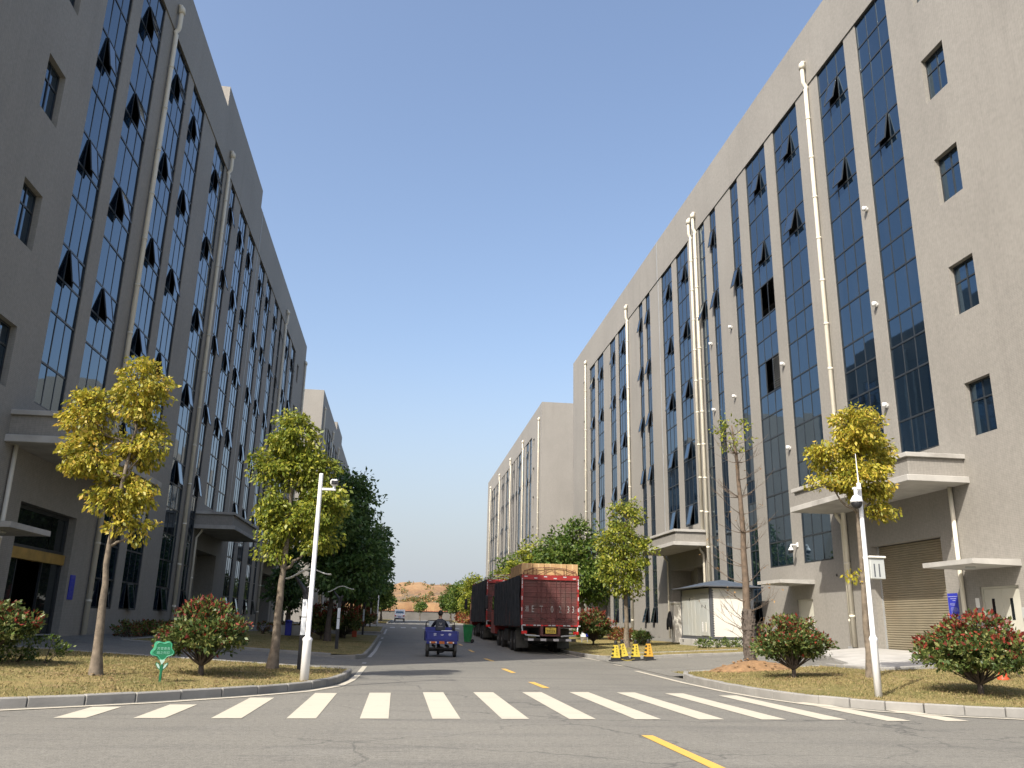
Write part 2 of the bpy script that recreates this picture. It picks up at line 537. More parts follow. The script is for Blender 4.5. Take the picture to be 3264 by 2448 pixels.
# the road surface: the street ahead and the wide crossing the camera stands in
mb = MB()
ys = [-40,-10,5,12,20,30,36,40,44,48,52,55,60,66,72,78,84,90,100,112,125,146,170,200,235]
for a, b in zip(ys, ys[1:]):
    xa, xb = (-60, 70)
    for k in range(8):
        x0 = xa+(xb-xa)*k/8; x1 = xa+(xb-xa)*(k+1)/8
        mb.quad((x0,a,zroad(a)), (x1,a,zroad(a)), (x1,b,zroad(b)), (x0,b,zroad(b)))
struct(mb.build('road', M_['asphalt']))

# lawns and drives beside the road
KW = .14
lawns = []
def lawn(poly): 
    o = struct(sheet('lawn', poly, zlawn, 'lawn_dry', .7)); lawns.append(poly); return o
def drive(poly): return struct(sheet('driveway', poly, zdrive, 'asphalt', .9))
LB = 22.6
lawn([(-12.5,LB)] + [p for p in LK if p[0] > -12.6 and p[1] < 22.5][::1] + [(-1.13,LB)])
drive([(-11.2,LB),(-1.13,LB),(-1.13,31.1),(-2.2,31.0),(-9.2,31.0),(-11.2,31.0)])
lawn([(-9.2,31.0),(-2.2,31.0),(-1.35,31.5),(-1.13,32.6),(-1.13,58),(-9.2,58)])
drive([(-11.2,58),(-1.13,58),(-1.13,64.5),(-11.2,64.5)])
lawn([(-9.2,64.5),(-1.13,64.5),(-1.13,79),(-9.2,79)])
drive([(-11.2,31.0),(-9.2,31.0),(-9.2,58),(-11.2,58)])
drive([(-11.2,64.5),(-9.2,64.5),(-9.2,84),(-11.2,84)])
lawn([(-9.2,106),(-1.13,106),(-1.13,215),(-9.2,215)])
lawn([p for p in RK if p[0] < 12.3][::-1] + [(12.0,13.1),(17.6,12.3),(17.6,20.4),(12.2,20.9),(12.0,23.6),(7.62,23.6)])
drive([(7.62,23.6),(12.0,23.6),(12.2,20.9),(17.75,20.4),(17.75,33.1),(9.3,33.3),(8.4,34.0),(8.05,35.3)])
lawn([(9.3,33.3),(15.4,33.1),(15.4,68),(8.05,68),(8.05,35.3),(8.4,34.0)])
drive([(15.4,33.1),(17.75,33.1),(17.75,84),(15.4,84)])
lawn([(15.4,74),(15.4,80),(8.05,80),(8.05,74)])
drive([(8.05,68),(15.4,68),(15.4,74),(8.05,74)])
lawn([(8.05,104),(15.4,104),(15.4,215),(8.05,215)])

# sloping concrete apron in front of the roller door
mb = MB()
ap = [(12.25,20.95),(17.6,20.45),(17.6,31.0),(15.2,30.4),(13.2,24.2),(12.1,23.4)]
top = [(x, y, zdrive(x, y)+.05+(.06 if x > 15 else 0)) for x, y in ap]
cx = sum(p[0] for p in top)/6; cy = sum(p[1] for p in top)/6; cz = .55
for a, b in zip(top, top[1:]+top[:1]):
    mb.poly([a, b, (cx, cy, cz)])
    mb.quad((a[0],a[1],a[2]-.5), (b[0],b[1],b[2]-.5), b, a)
struct(mb.build('concrete_apron', M_['light_concrete'], fix=True))

# kerbs, stone by stone
stone_mb = MB(); stone_mb.bbox(-.5, .5, -.5*KW, .5*KW, -.32, 0, .018)
stone_me = stone_mb.mesh('kerb_stone', M_['kerb_stone'])
def kerb(line, zf, length=1.0, side=0.0, jitter=.006, seed=1):
    root = bpy.data.objects.new('kerb', None); COL.objects.link(root); root.location = (line[0][0], line[0][1], zf(*line[0]))
    struct(root)
    r = random.Random(seed)
    P = [Vector(p) for p in line]
    seg = [(b-a).length for a, b in zip(P, P[1:])]
    tot = sum(seg)
    def at(s):
        for k, L in enumerate(seg):
            if s <= L or k == len(seg)-1:
                return P[k]+(P[k+1]-P[k])*(s/L)
            s -= L
    n = max(1, round(tot/length)); L = tot/n
    for i in range(n):
        a, b = at(i*L), at((i+1)*L)
        za, zb = zf(a.x, a.y), zf(b.x, b.y)
        c = (a+b)/2; d = b-a
        o = bpy.data.objects.new('kerb_stone', stone_me); COL.objects.link(o)
        o.parent = root; o.matrix_parent_inverse = Matrix.Translation(-Vector(root.location))
        nrm = Vector((-d.y, d.x)).normalized()*side
        o.location = (c.x+nrm.x+r.uniform(-1,1)*jitter, c.y+nrm.y+r.uniform(-1,1)*jitter, (za+zb)/2+r.uniform(-1,1)*jitter)
        o.rotation_euler = (r.uniform(-.012,.012), -math.atan2(zb-za, d.length), math.atan2(d.y, d.x)+r.uniform(-.006,.006))
        o.scale = ((L-.006), 1, 1)
    return root
zk = lambda x, y: zroad(y)+.15
zl = lambda x, y: zlawn(x, y)+.025
kerb(LK[1:], zk, .8)
kerb([(-1.2,22.62),(-11,22.62)], zl, 1.0, seed=2)
kerb([(-9.2,31.0),(-2.2,31.0)], zl, 1.0, seed=3)
kerb([(-2.2,31.0),(-1.55,31.3),(-1.22,31.9),(-1.13,32.7),(-1.13,58)], zk, 1.0, seed=4)
kerb([(-1.13,64.5),(-1.13,79)], zk, 1.0, seed=5)
kerb([(-9.2,64.5),(-1.2,64.5)], zl, 1.0, seed=6)
kerb([(-9.2,31.1),(-9.2,58)], zl, 1.0, seed=7)
kerb([(-1.13,106),(-1.13,200)], zk, 2.0, seed=8)
kerb(RK[1:], zk, .62, seed=9)
kerb([(7.62,22.45),(7.75,23.2),(8.2,23.6),(12.0,23.6)], zl, 1.0, seed=10)
kerb([(12.15,23.5),(12.25,20.98),(17.5,20.45)], lambda x, y: zdrive(x, y)+.13, 1.0, seed=11)
kerb([(15.4,33.15),(9.35,33.3),(8.75,33.6),(8.3,34.3),(8.07,35.3),(8.05,38),(8.05,68)], zk2 := (lambda x, y: max(zroad(y)+.15, zlawn(x, y)+.02)), 1.0, seed=12)
kerb([(9.0,36.0),(14.4,35.6)], zl, 1.0, seed=13)
kerb([(8.05,104),(8.05,200)], zk, 2.0, seed=15)

# painted markings, each its own sheet a few millimetres over the asphalt
def road_quad(name, pts, mt, label=None, cat=None):
    mb = MB(); mb.poly([(x, y, zroad(y)+.006) for x, y in pts])
    o = mb.build(name, M_[mt]); struct(o); return o
fronts = [14.05,14.5,15.85,16.95,17.15,17.4,17.55,17.7,17.85,17.9,17.8,17.4,16.0,14.9]
for i in range(14):
    x = -4.42+1.0*i-(.02 if i < 5 else 0)
    yn = 12.55+.043*(x+4.4)
    if i >= 12: yn -= .15
    f = fronts[i]
    slant = .06*(f-yn)/4.5
    road_quad('crosswalk_stripe', [(x,yn),(x+.40,yn+.02),(x+.40-slant*0+.0,f+.04),(x,f)], 'road_white')
for (xa, ya, xb, yb) in [(3.2,7.6,3.2,11.05),(3.27,18.9,3.22,20.75),(3.3,24.45,3.27,26.55),(3.5,31.65,3.45,33.85),(3.6,40.7,3.58,42.9),(3.6,48,3.6,50.2),(3.6,56,3.6,58.2),(3.6,64,3.6,66)]:
    road_quad('centre_dash', [(xa-.06,ya),(xa+.09,ya),(xb+.09,yb),(xb-.06,yb)], 'road_yellow')
def edge_line(name, line, w, mt):
    """a painted line with some width along a polyline"""
    P = [Vector(p) for p in densify(line, 1.5)]; mb = MB(); L = []
    for i, p in enumerate(P):
        d = (P[min(i+1, len(P)-1)]-P[max(i-1, 0)]).normalized(); n = Vector((-d.y, d.x))*w/2
        L.append((p+n, p-n))
    for (a, b), (c, d) in zip(L, L[1:]):
        mb.quad(*[(q.x, q.y, zroad(q.y)+.010) for q in (b, d, c, a)])
    return struct(mb.build(name, M_[mt]))
edge_line('edge_line', [(-11.9,11.15),(-8,12.3),(-5.5,13.4),(-3.75,14.72),(-2.6,15.95),(-1.6,17.3),(-1.1,18.8),(-.95,20.5),(-.9,22.4),(-.88,26.8)], .14, 'road_white')
edge_line('edge_line', [(-.97,28.3),(-.97,29.2)], .13, 'road_white_old')
edge_line('edge_line', [(-.95,33.2),(-.9,40),(-.88,52)], .14, 'road_white_old')
edge_line('edge_line', [(-.88,56),(-.86,58)], .14, 'road_white_old')
edge_line('edge_line', [(-.86,64),(-.84,76)], .14, 'road_white_old')
edge_line('edge_line', [(7.35,26.3),(7.1,21),(7.1,18.5),(7.25,16.9),(7.6,15.4),(8.3,14.35),(9.3,13.6),(10.5,13.1),(13,12.45),(18,11.8)], .14, 'road_white')
edge_line('edge_line', [(7.7,30.4),(7.74,29.2)], .12, 'road_white')
edge_line('edge_line', [(7.86,45),(7.86,36),(7.9,33.4)], .13, 'road_white')
for i in range(9):
    x = -.6+1.0*i
    road_quad('crosswalk_stripe', [(x,80.1),(x+.45,80.1),(x+.45,83),(x,83)], 'road_white_old')
for i in range(9):
    x = -.6+1.0*i
    road_quad('crosswalk_stripe', [(x,106),(x+.45,106),(x+.45,109),(x,109)], 'road_white_old')

# ------------------------------------------------------------------ the four factory buildings
UPPER = [8.6, 10.25, 11.4, 12.5, 14.2, 15.37, 16.5, 18.2, 19.37, 20.5, 22.15, 23.35, 24.45, 25.65]
LOW = {7.3: [7.3], 4.12: [4.12, 5.27, 6.42, 7.5], 1.55: [1.55, 2.62, 3.87, 5.08, 6.3, 7.45]}
SASH_ROWS = [7.45, 11.4, 15.37, 19.37, 23.35]           # bottom of the rows that hold a top-hung sash
ZB, ZT, ZS, DP = -.7, 28.67, 25.65, .05                 # base, parapet top, soffit, depth of the window zone
GD = .118                                                # depth of the glass behind the main face

pane_mb = MB(); pane_mb.box(-.004, .004, -.5, .5, -.5, .5)
pane_me = pane_mb.mesh('pane', M_['glass_blue'])
sash_mb = MB()                                           # hinged at z = 0, hangs down 1.1 m, 0.76 m wide, outward is +x
for y0, y1, z0, z1 in ((-.38,.38,-.05,0),(-.38,.38,-1.1,-1.05),(-.38,-.335,-1.05,-.05),(.335,.38,-1.05,-.05)):
    sash_mb.box(-.018, .018, y0, y1, z0, z1, 0)
sash_mb.box(-.005, .005, -.335, .335, -1.05, -.05, 1)
sash_mb.box(-.03, -.018, -.01, .01, -1.05, -.05, 0)
sash_me = sash_mb.mesh('sash', [M_['frame_dark'], M_['glass_blue']])

def cells(mb, P, d, y0, y1, z0, z1, holes, m=0):
    ys = sorted(set([y0, y1] + [h[k] for h in holes for k in (0, 1) if y0 < h[k] < y1]))
    zs = sorted(set([z0, z1] + [h[k] for h in holes for k in (2, 3) if z0 < h[k] < z1]))
    for a, b in zip(ys, ys[1:]):
        run = None
        for c, e in zip(zs, zs[1:]):
            my, mz = (a+b)/2, (c+e)/2
            if any(h[0] < my < h[1] and h[2] < mz < h[3] for h in holes):
                if run: mb.quad(P(d,a,run[0]), P(d,b,run[0]), P(d,b,run[1]), P(d,a,run[1]), m); run = None
            else:
                run = (run[0], e) if run else (c, e)
        if run: mb.quad(P(d,a,run[0]), P(d,b,run[0]), P(d,b,run[1]), P(d,a,run[1]), m)

def reveal(mb, P, h, d0, d1, m=0):
    y0, y1, z0, z1 = h
    for a, b in (((y0,z0),(y1,z0)), ((y1,z0),(y1,z1)), ((y1,z1),(y0,z1)), ((y0,z1),(y0,z0))):
        mb.quad(P(d0,*a), P(d0,*b), P(d1,*b), P(d1,*a), m)

def building(label, s, Xf, Ya, Yb, dz, strips, zone, wins, doors, pipes, depth=26, wall='facade_tile', keep=300, sash=None, louvre=None, raised=None, seed=1):
    """s = +1: the street face looks towards +x, -1: towards -x"""
    r = random.Random(seed)
    P = lambda d, y, z: (Xf+s*d, y, z+dz)
    root = wthing('factory_building', label, 'building', (Xf, (Ya+Yb)/2, dz))
    z0, z1 = zone
    sh = [(a, b, c, ZS) for a, b, c, n in strips]
    main_w = [w for w in wins if w[0] < z0 or w[0] > z1]
    main_d = [q for q in doors if q[1] <= z0 or q[0] >= z1]
    zone_d = [q for q in doors if q not in main_d]
    mb = MB()
    cells(mb, P, 0, Ya, z0, ZB, ZT, main_w+main_d)
    cells(mb, P, 0, z1, Yb, ZB, ZT, main_w+main_d)
    mb.quad(P(0,z0,ZS), P(0,z1,ZS), P(0,z1,ZT), P(0,z0,ZT))
    cells(mb, P, -DP, z0, z1, ZB, ZS, sh+zone_d)
    for y in (z0, z1):
        mb.quad(P(0,y,ZB), P(-DP,y,ZB), P(-DP,y,ZS), P(0,y,ZS))
    mb.quad(P(0,z0,ZS), P(0,z1,ZS), P(-DP-.02,z1,ZS), P(-DP-.02,z0,ZS))
    for h in sh: reveal(mb, P, h, -DP, -GD-.05)
    for h in main_w: reveal(mb, P, h, 0, -.28)
    for h in main_d: reveal(mb, P, h, 0, -.3)
    for h in zone_d: reveal(mb, P, h, -DP, -DP-(1.3 if h[1]-h[0] > 5 else .35))
    for y in (Ya, Yb):                                   # end walls
        mb.quad(P(0,y,ZB), P(-depth,y,ZB), P(-depth,y,ZT), P(0,y,ZT))
    mb.quad(P(-depth,Ya,ZB), P(-depth,Yb,ZB), P(-depth,Yb,ZT), P(-depth,Ya,ZT))
    # parapet thickness and roof deck
    for d0, d1, y0, y1 in ((0,-.25,Ya,Yb), (-depth+.25,-depth,Ya,Yb), (-.25,-depth+.25,Ya,Ya+.25), (-.25,-depth+.25,Yb-.25,Yb)):
        mb.quad(P(d0,y0,ZT), P(d1,y0,ZT), P(d1,y1,ZT), P(d0,y1,ZT))
    mb.quad(P(-.25,Ya+.25,27.3), P(-depth+.25,Ya+.25,27.3), P(-depth+.25,Yb-.25,27.3), P(-.25,Yb-.25,27.3))
    for d0, y0, d1, y1 in ((-.25,Ya+.25,-.25,Yb-.25), (-depth+.25,Ya+.25,-depth+.25,Yb-.25), (-.25,Ya+.25,-depth+.25,Ya+.25), (-.25,Yb-.25,-depth+.25,Yb-.25)):
        mb.quad(P(d0,y0,27.3), P(d1,y1,27.3), P(d1,y1,ZT), P(d0,y0,ZT))
    part(mb, 'wall', M_[wall], root)
    mb = MB()                                            # dark rooms behind the openings
    mb.quad(P(-4,Ya+.3,ZB), P(-4,Yb-.3,ZB), P(-4,Yb-.3,27.2), P(-4,Ya+.3,27.2))
    for z in (5.0, 9.2, 13.2, 17.2, 21.2, 25.5):
        mb.quad(P(-.5,Ya+.3,z), P(-4,Ya+.3,z), P(-4,Yb-.3,z), P(-.5,Yb-.3,z))
    part(mb, 'room_core', M_['interior_dark'], root)
    if raised:
        mb = MB()
        a, b, h = raised
        for x0, x1 in ((0, -6),):
            q = [P(x0,a,ZT), P(x1,b,ZT+h)]
            mb.box(q[0][0], q[1][0]+(.001*s), a, b, ZT+dz+.004, ZT+h+dz)
        part(mb, 'stair_house', M_[wall], root)
    # window strips
    order = sorted(range(len(strips)), key=lambda i: strips[i][0])
    left = keep
    far = MB()
    for i in order:
        y0, y1, zb, nc = strips[i]
        rows = LOW[zb]+UPPER
        ys = [y0+(y1-y0)*k/nc for k in range(nc+1)]
        fr = MB()
        D0, D1 = -GD-.03, -GD+.018
        for k, y in enumerate(ys):
            w = .022 if k in (0, nc) else .02
            c = y+(w if k == 0 else -w if k == nc else 0)
            p, q = P(D0, c-w, rows[0]), P(-DP-.03 if k in (0, nc) else D1, c+w, rows[-1])
            fr.box(p[0], q[0], p[1], q[1], p[2], q[2])
        for k, z in enumerate(rows):
            w = .032
            c = z+(w if k == 0 else -w if k == len(rows)-1 else 0)
            p, q = P(D0-.004, y0+.01, c-w), P(D1+.008, y1-.01, c+w)
            fr.box(p[0], q[0], p[1], q[1], p[2], q[2])
        strip = part(fr, 'window_strip', M_['frame_dark'], root)
        opened = sash(i, strips[i]) if sash else set()
        lou = louvre.get(i, {}) if louvre else {}
        n_here = nc*(len(rows)-1)
        single = left >= n_here
        for kz, (za, zb_) in enumerate(zip(rows, rows[1:])):
            for kc in range(nc):
                ya, yb = ys[kc], ys[kc+1]
                c = P(-GD, (ya+yb)/2, (za+zb_)/2)
                what = lou.get((za, kc))
                if what == 'hole':
                    continue
                if what == 'louvre':
                    lm = MB()
                    n = 14
                    for q in range(n):
                        zc = za+.08+(zb_-za-.16)*(q+.5)/n
                        a0 = P(-GD-.03, ya+.04, zc+.035); b0 = P(-GD+.05, yb-.04, zc-.035)
                        lm.quad((a0[0],ya+.04,a0[2]), (a0[0],yb-.04,a0[2]), (b0[0],yb-.04,b0[2]), (b0[0],ya+.04,b0[2]))
                    part(lm, 'louvre', M_['grey_steel'], strip)
                    continue
                if (za, kc) in opened:
                    o = bpy.data.objects.new('sash', sash_me); COL.objects.link(o); adopt(o, strip)
                    o.location = P(-GD+.05, (ya+yb)/2, zb_-.03)
                    o.scale = (1, (yb-ya-.03)/.76, (zb_-za-.03)/1.1)
                    ang = math.radians(r.uniform(9.5, 15.5))
                    o.rotation_euler = (0, -ang, 0) if s > 0 else (0, ang, PI)
                    if s < 0: o.rotation_euler = (0, -ang, PI)
                    continue
                ry, rz = r.gauss(0, .005), r.gauss(0, .005)
                if single:
                    o = bpy.data.objects.new('pane', pane_me); COL.objects.link(o); adopt(o, strip)
                    o.location = c; o.scale = (1, yb-ya-.02, zb_-za-.04); o.rotation_euler = (0, ry, rz)
                else:
                    h, w = (zb_-za)/2-.03, (yb-ya)/2-.02
                    x0 = c[0]
                    far.quad(*[(x0+yy*rz+zz*ry, c[1]+yy, c[2]+zz) for yy, zz in ((-w,-h),(w,-h),(w,h),(-w,h))])
        if single: left -= n_here
    if far.v:
        tag(part(far, 'window_glass', M_['glass_blue'], root), kind='stuff')
    # single windows
    for (a, b, c, e) in wins:
        d = -.2
        fr = MB()
        zz = c+(e-c)*.66
        for y0, y1, za, zb_ in ((a,b,c,c+.05),(a,b,e-.05,e),(a,a+.05,c+.05,e-.05),(b-.05,b,c+.05,e-.05),(a+.05,b-.05,zz-.025,zz+.025),((a+b)/2-.025,(a+b)/2+.025,c+.05,zz-.025),((a+b)/2-.02,(a+b)/2+.02,zz+.025,e-.05)):
            p, q = P(d-.03,y0,za), P(d+.03,y1,zb_); fr.box(p[0], q[0], y0, y1, p[2], q[2])
        w = part(fr, 'window', M_['frame_dark'], root)
        for y0, y1, za, zb_ in ((a+.05,(a+b)/2-.02,zz+.02,e-.05),((a+b)/2+.02,b-.05,zz+.02,e-.05),(a+.05,(a+b)/2-.02,c+.05,zz-.02),((a+b)/2+.02,b-.05,c+.05,zz-.02)):
            o = bpy.data.objects.new('pane', pane_me); COL.objects.link(o); adopt(o, w)
            o.location = P(d, (y0+y1)/2, (za+zb_)/2); o.scale = (1, y1-y0, zb_-za); o.rotation_euler = (0, r.gauss(0,.004), r.gauss(0,.004))
    # drain pipes
    for (y, zlow, rad, kink) in pipes:
        m = MB()
        if kink:
            path = [(.34,26.74),(.30,26.9),(.16,26.92)]
            pts = [P(.02,y,26.86), P(.12,y,26.86), P(.16,y,26.78), P(.16,y,25.8), P(.14,y,25.7), P(.02,y,25.52), P(-DP+rad+.03,y,25.42), P(-DP+rad+.03,y,zlow)]
        else:
            pts = [P(.02,y,26.86), P(.11,y,26.86), P(.15,y,26.78), P(rad+.04,y,26.2), P(rad+.04,y,zlow)]
        m.tube(pts, rad, 12, 0)
        x, _, _ = pts[-1]
        m.lathe([(rad*1.5,0),(rad*1.5,.22),(rad*1.2,.3)], (pts[2][0],y,26.5+dz), 12)
        z = zlow+1.1
        while z < 25:
            m.lathe([(rad*1.14,0),(rad*1.14,.09)], (x,y,z+dz), 12)
            z += 2.0
        part(m, 'drain_pipe', M_['pipe_cream'], root, True)
    return root, P

def all_sashes(rows=SASH_ROWS, low=True):
    def f(i, st):
        nc = st[3]; c = 1 if nc == 3 else 1
        out = set((z, c) for z in rows)
        if st[2] == 1.55 and low: out.add((1.55, c))
        return out
    return f
R_OPEN = {0: [19.37], 1: [23.35, 19.37], 2: [23.35, 19.37], 3: [23.35, 19.37], 4: [19.37, 1.55], 5: [23.35, 19.37], 6: [19.37]}
def right_sashes(i, st):
    if i in R_OPEN: return set((z, 1) for z in R_OPEN[i])
    rows = [23.35, 19.37, 15.37, 11.4]
    if st[2] == 7.3: rows.append(7.3)
    if st[2] == 1.55: rows.append(1.55)
    return set((z, 1) for z in rows)
R_STRIPS = [(25.13,27.36,7.3,3),(28.27,30.66,7.3,3),(32.75,35.35,4.12,3),(36.35,38.85,4.12,3),(40.0,41.1,1.55,2),(43.38,44.36,1.55,2),(45.3,46.35,1.55,2),(48.4,50.76,7.3,3),(51.74,54.1,7.3,3),(57.0,58.1,1.55,2),(58.95,60.0,1.55,2),(64.0,66.44,1.55,3),(67.41,69.3,1.55,3),(71.8,74.15,7.3,3),(75.23,77.4,7.3,3)]
L_STRIPS = [(25.35,27.5,7.3,3),(28.43,30.9,7.3,3),(32.75,35.05,1.55,3),(35.95,38.28,1.55,3),(40.85,43.4,1.55,3),(45.4,46.6,1.55,2),(48.3,50.6,7.3,3),(51.5,53.8,7.3,3),(56.1,58.3,1.55,3),(59.5,61.6,1.55,3),(63.6,65.7,1.55,3),(67.0,68.0,1.55,2),(71.2,73.4,7.3,3),(74.8,77.3,7.3,3)]
WINS = [(22.3,23.5,z,z+1.74) for z in (7.23,11.24,15.26,19.24,23.3)]
WINS_FAR = [(79.1,80.2,z,z+1.74) for z in (7.23,11.24,15.26,19.24,23.3)]
lou = {3: {(16.5,2): 'hole', (16.5,0): 'louvre', (16.5,1): 'hole', (12.5,0): 'louvre', (12.5,1): 'hole'}}
lou[3] = {(16.5,0): 'louvre', (16.5,1): 'hole', (12.5,0): 'louvre', (12.5,1): 'hole'}

R1, PR = building('large grey factory block in sunlight on the right with a yellowish roller door', -1, 17.5, 17.2, 85.35, 0, R_STRIPS, (25.1,77.42), WINS+WINS_FAR,
    [(25.7,29.9,.62,4.38),(22.35,24.02,.6,2.68),(34.8,36.3,.6,2.6),(47.75,53.8,.6,4.85),(70.2,76.2,.6,4.85)],
    [(31.47,.72,.095,True),(47.45,6.75,.095,True),(46.62,.6,.1,True),(63.05,.6,.095,True),(78.6,.6,.095,False)], sash=right_sashes, louvre=lou, seed=11)
L1, PL = building('large grey factory block in shade on the left with tilted open windows', 1, -10.9, 16.6, 85.0, 0, L_STRIPS, (25.33,77.32), WINS+WINS_FAR,
    [(25.8,30.2,.68,4.45),(47.2,52.8,.6,4.85),(70.2,76.2,.6,4.85)],
    [(32.15,.65,.095,True),(44.0,.65,.095,True),(69.5,.65,.095,True),(84.4,.65,.095,False)], sash=all_sashes(), raised=(42.2,54.1,1.25), seed=12)
def shift(st, d): return [(a+d, b+d, c, n) for a, b, c, n in st]
FARSH = 89.3
R2, PR2 = building('farther grey factory block on the right beyond the parked trucks', -1, 17.5, 105.9, 174.4, 1.05, shift(R_STRIPS, FARSH), (25.1+FARSH,77.42+FARSH), [(a+FARSH+.4,b+FARSH+.4,c,e) for a,b,c,e in WINS], [],
    [(107.6,1,.11,False),(122.5,1,.11,True),(137.0,1,.11,True),(152.6,1,.11,True),(168,1,.11,False)], wall='facade_tile_far', keep=0, sash=right_sashes, seed=13)
L2, PL2 = building('farther grey factory block on the left half hidden by dark trees', 1, -10.9, 105.9, 174.0, 1.05, shift(L_STRIPS, FARSH), (25.33+FARSH,77.32+FARSH), [(a+FARSH,b+FARSH,c,e) for a,b,c,e in WINS], [],
    [(107.8,1,.11,False),(122.5,1,.11,True),(134.4,1,.11,True),(152,1,.11,True)], wall='facade_tile_far', keep=0, sash=all_sashes(), raised=(129.5,141,1.3), seed=14)

def canopy(root, P, y0, y1, depth=2.0, z0=5.84, z1=6.76):
    """entrance canopy with a lighter ledge above and below the fascia"""
    m = MB()
    def bx(d0, d1, a, b, z, w, mi):
        p, q = P(d0, a, z), P(d1, b, w); m.bbox(p[0], q[0], a, b, p[2], q[2], .012, mi)
    bx(-DP+.01, depth-.1, y0+.1, y1-.1, z0+.19, z1-.14, 0)
    bx(-DP+.01, depth, y0, y1, z1-.145, z1, 1)
    bx(-DP+.01, depth+.06, y0-.06, y1+.06, z0, z0+.2, 1)
    return part(m, 'canopy', [M_['facade_tile'], M_['light_concrete']], root)
canopy(R1, PR, 23.9, 31.9)
canopy(R1, PR, 46.85, 54.6)
canopy(R1, PR, 69.4, 77.0)
canopy(L1, PL, 24.05, 31.9)
canopy(L1, PL, 46.5, 54.2)
canopy(L1, PL, 69.4, 77.0)
def door_roof(root, P, y0, y1, zl, depth=1.5):
    m = MB()
    def q(d, y, z): return P(d, y, z)
    pl = [q(-.1,y0,zl), q(depth,y0,zl+.03), q(depth,y1,zl+.03), q(-.1,y1,zl)]
    ph = [q(-.1,y0,zl+.19), q(depth,y0,zl+.17), q(depth,y1,zl+.17), q(-.1,y1,zl+.19)]
    m.poly(pl[::-1]); m.poly(ph)
    for i in range(4):
        j = (i+1) % 4; m.quad(pl[i], pl[j], ph[j], ph[i])
    part(m, 'door_canopy', M_['light_concrete'], root)
    m = MB(); c = P(depth*.5, (y0+y1)/2, zl-.03); m.lathe([(.12,0),(.14,.02),(.14,.05)], c, 14)
    part(m, 'ceiling_lamp', M_['cabinet_grey'], root, True)
door_roof(R1, PR, 22.1, 24.45, 3.2)
door_roof(R1, PR, 34.5, 36.85, 3.2)

# roller door on the right block, slat by slat in one curtain
m = MB()
n = 46
for i in range(n):
    z0 = .64+(4.36-.64)*i/n; z1 = .64+(4.36-.64)*(i+1)/n; h = z1-z0
    a = [P_ for P_ in ((-DP-.30,z0),(-DP-.27,z0+h*.25),(-DP-.27,z0+h*.75),(-DP-.30,z1))]
    for (d0, za), (d1, zb) in zip(a, a[1:]):
        m.quad(PR(d0,25.72,za), PR(d0,29.88,za), PR(d1,29.88,zb), PR(d1,25.72,zb))
part(m, 'roller_door', M_['shutter_tan'], R1)
for y in (25.7, 29.9):
    m = MB()
    p, q = PR(-DP-.34, y-.02 if y > 27 else y, .6), PR(-DP-.24, y+.0 if y > 27 else y+.06, 4.38)
    m.box(p[0], q[0], p[1]-.04*(y > 27), q[1], p[2], q[2])
    part(m, 'door_rail', M_['grey_steel'], R1)
# closed metal doors on the right block
def leaf_door(P, root, y0, y1, z0, z1, d, slots, mat='door_cream'):
    m = MB()
    w = .06
    for a, b, c, e in ((y0,y0+w,z0,z1),(y1-w,y1,z0,z1),(y0+w,y1-w,z1-w,z1)):
        p, q = P(d-.05,a,c), P(d+.05,b,e); m.box(p[0], q[0], a, b, p[2], q[2])
    fr = part(m, 'door_frame', M_[mat], root)
    ym = (y0+y1)/2
    for a, b in ((y0+w+.005,ym-.004),(ym+.004,y1-w-.005)):
        m = MB(); p, q = P(d-.03,a,z0), P(d+.03,b,z1-w-.005); m.bbox(p[0], q[0], a, b, p[2], q[2], .006)
        leaf = part(m, 'door', M_[mat], root)
        if slots:
            m = MB(); c = (a+b)/2; p, q = P(d+.03,c-.06,z0+1.1), P(d+.036,c+.06,z1-.35); m.box(p[0], q[0], c-.06, c+.06, p[2], q[2])
            part(m, 'door_window', M_['glass_clear_dark'], leaf)
    m = MB(); p, q = P(d+.03,ym+.03,z0+.85), P(d+.09,ym+.06,z0+1.15); m.box(p[0], q[0], p[1], q[1], p[2], q[2])
    part(m, 'door_handle', M_['black_plastic'], root)
leaf_door(PR, R1, 22.35, 24.02, .62, 2.68, -.1, True)
leaf_door(PR, R1, 34.8, 36.3, .62, 2.6, -DP-.12, False)
# back walls of the deep porches
for root, P, porches in ((R1, PR, [(47.75,53.8),(70.2,76.2)]), (L1, PL, [(47.2,52.8),(70.2,76.2)])):
    for a, b in porches:
        m = MB(); m.quad(P(-DP-1.29,a-.2,.3), P(-DP-1.29,b+.2,.3), P(-DP-1.29,b+.2,5.0), P(-DP-1.29,a-.2,5.0))
        for k in (a+(b-a)*.42,):
            p, q = P(-DP-1.28,k,.3), P(-DP-.5,k+.55,4.9); m.box(p[0], q[0], p[1], q[1], p[2], q[2])
        part(m, 'porch_wall', M_['facade_tile'], root)
        m = MB(); p, q = P(-DP-1.27,a+.5,.5), P(-DP-1.2,a+2.2,3.3); m.box(p[0], q[0], p[1], q[1], p[2], q[2])
        part(m, 'porch_door', M_['cabinet_grey'], root)
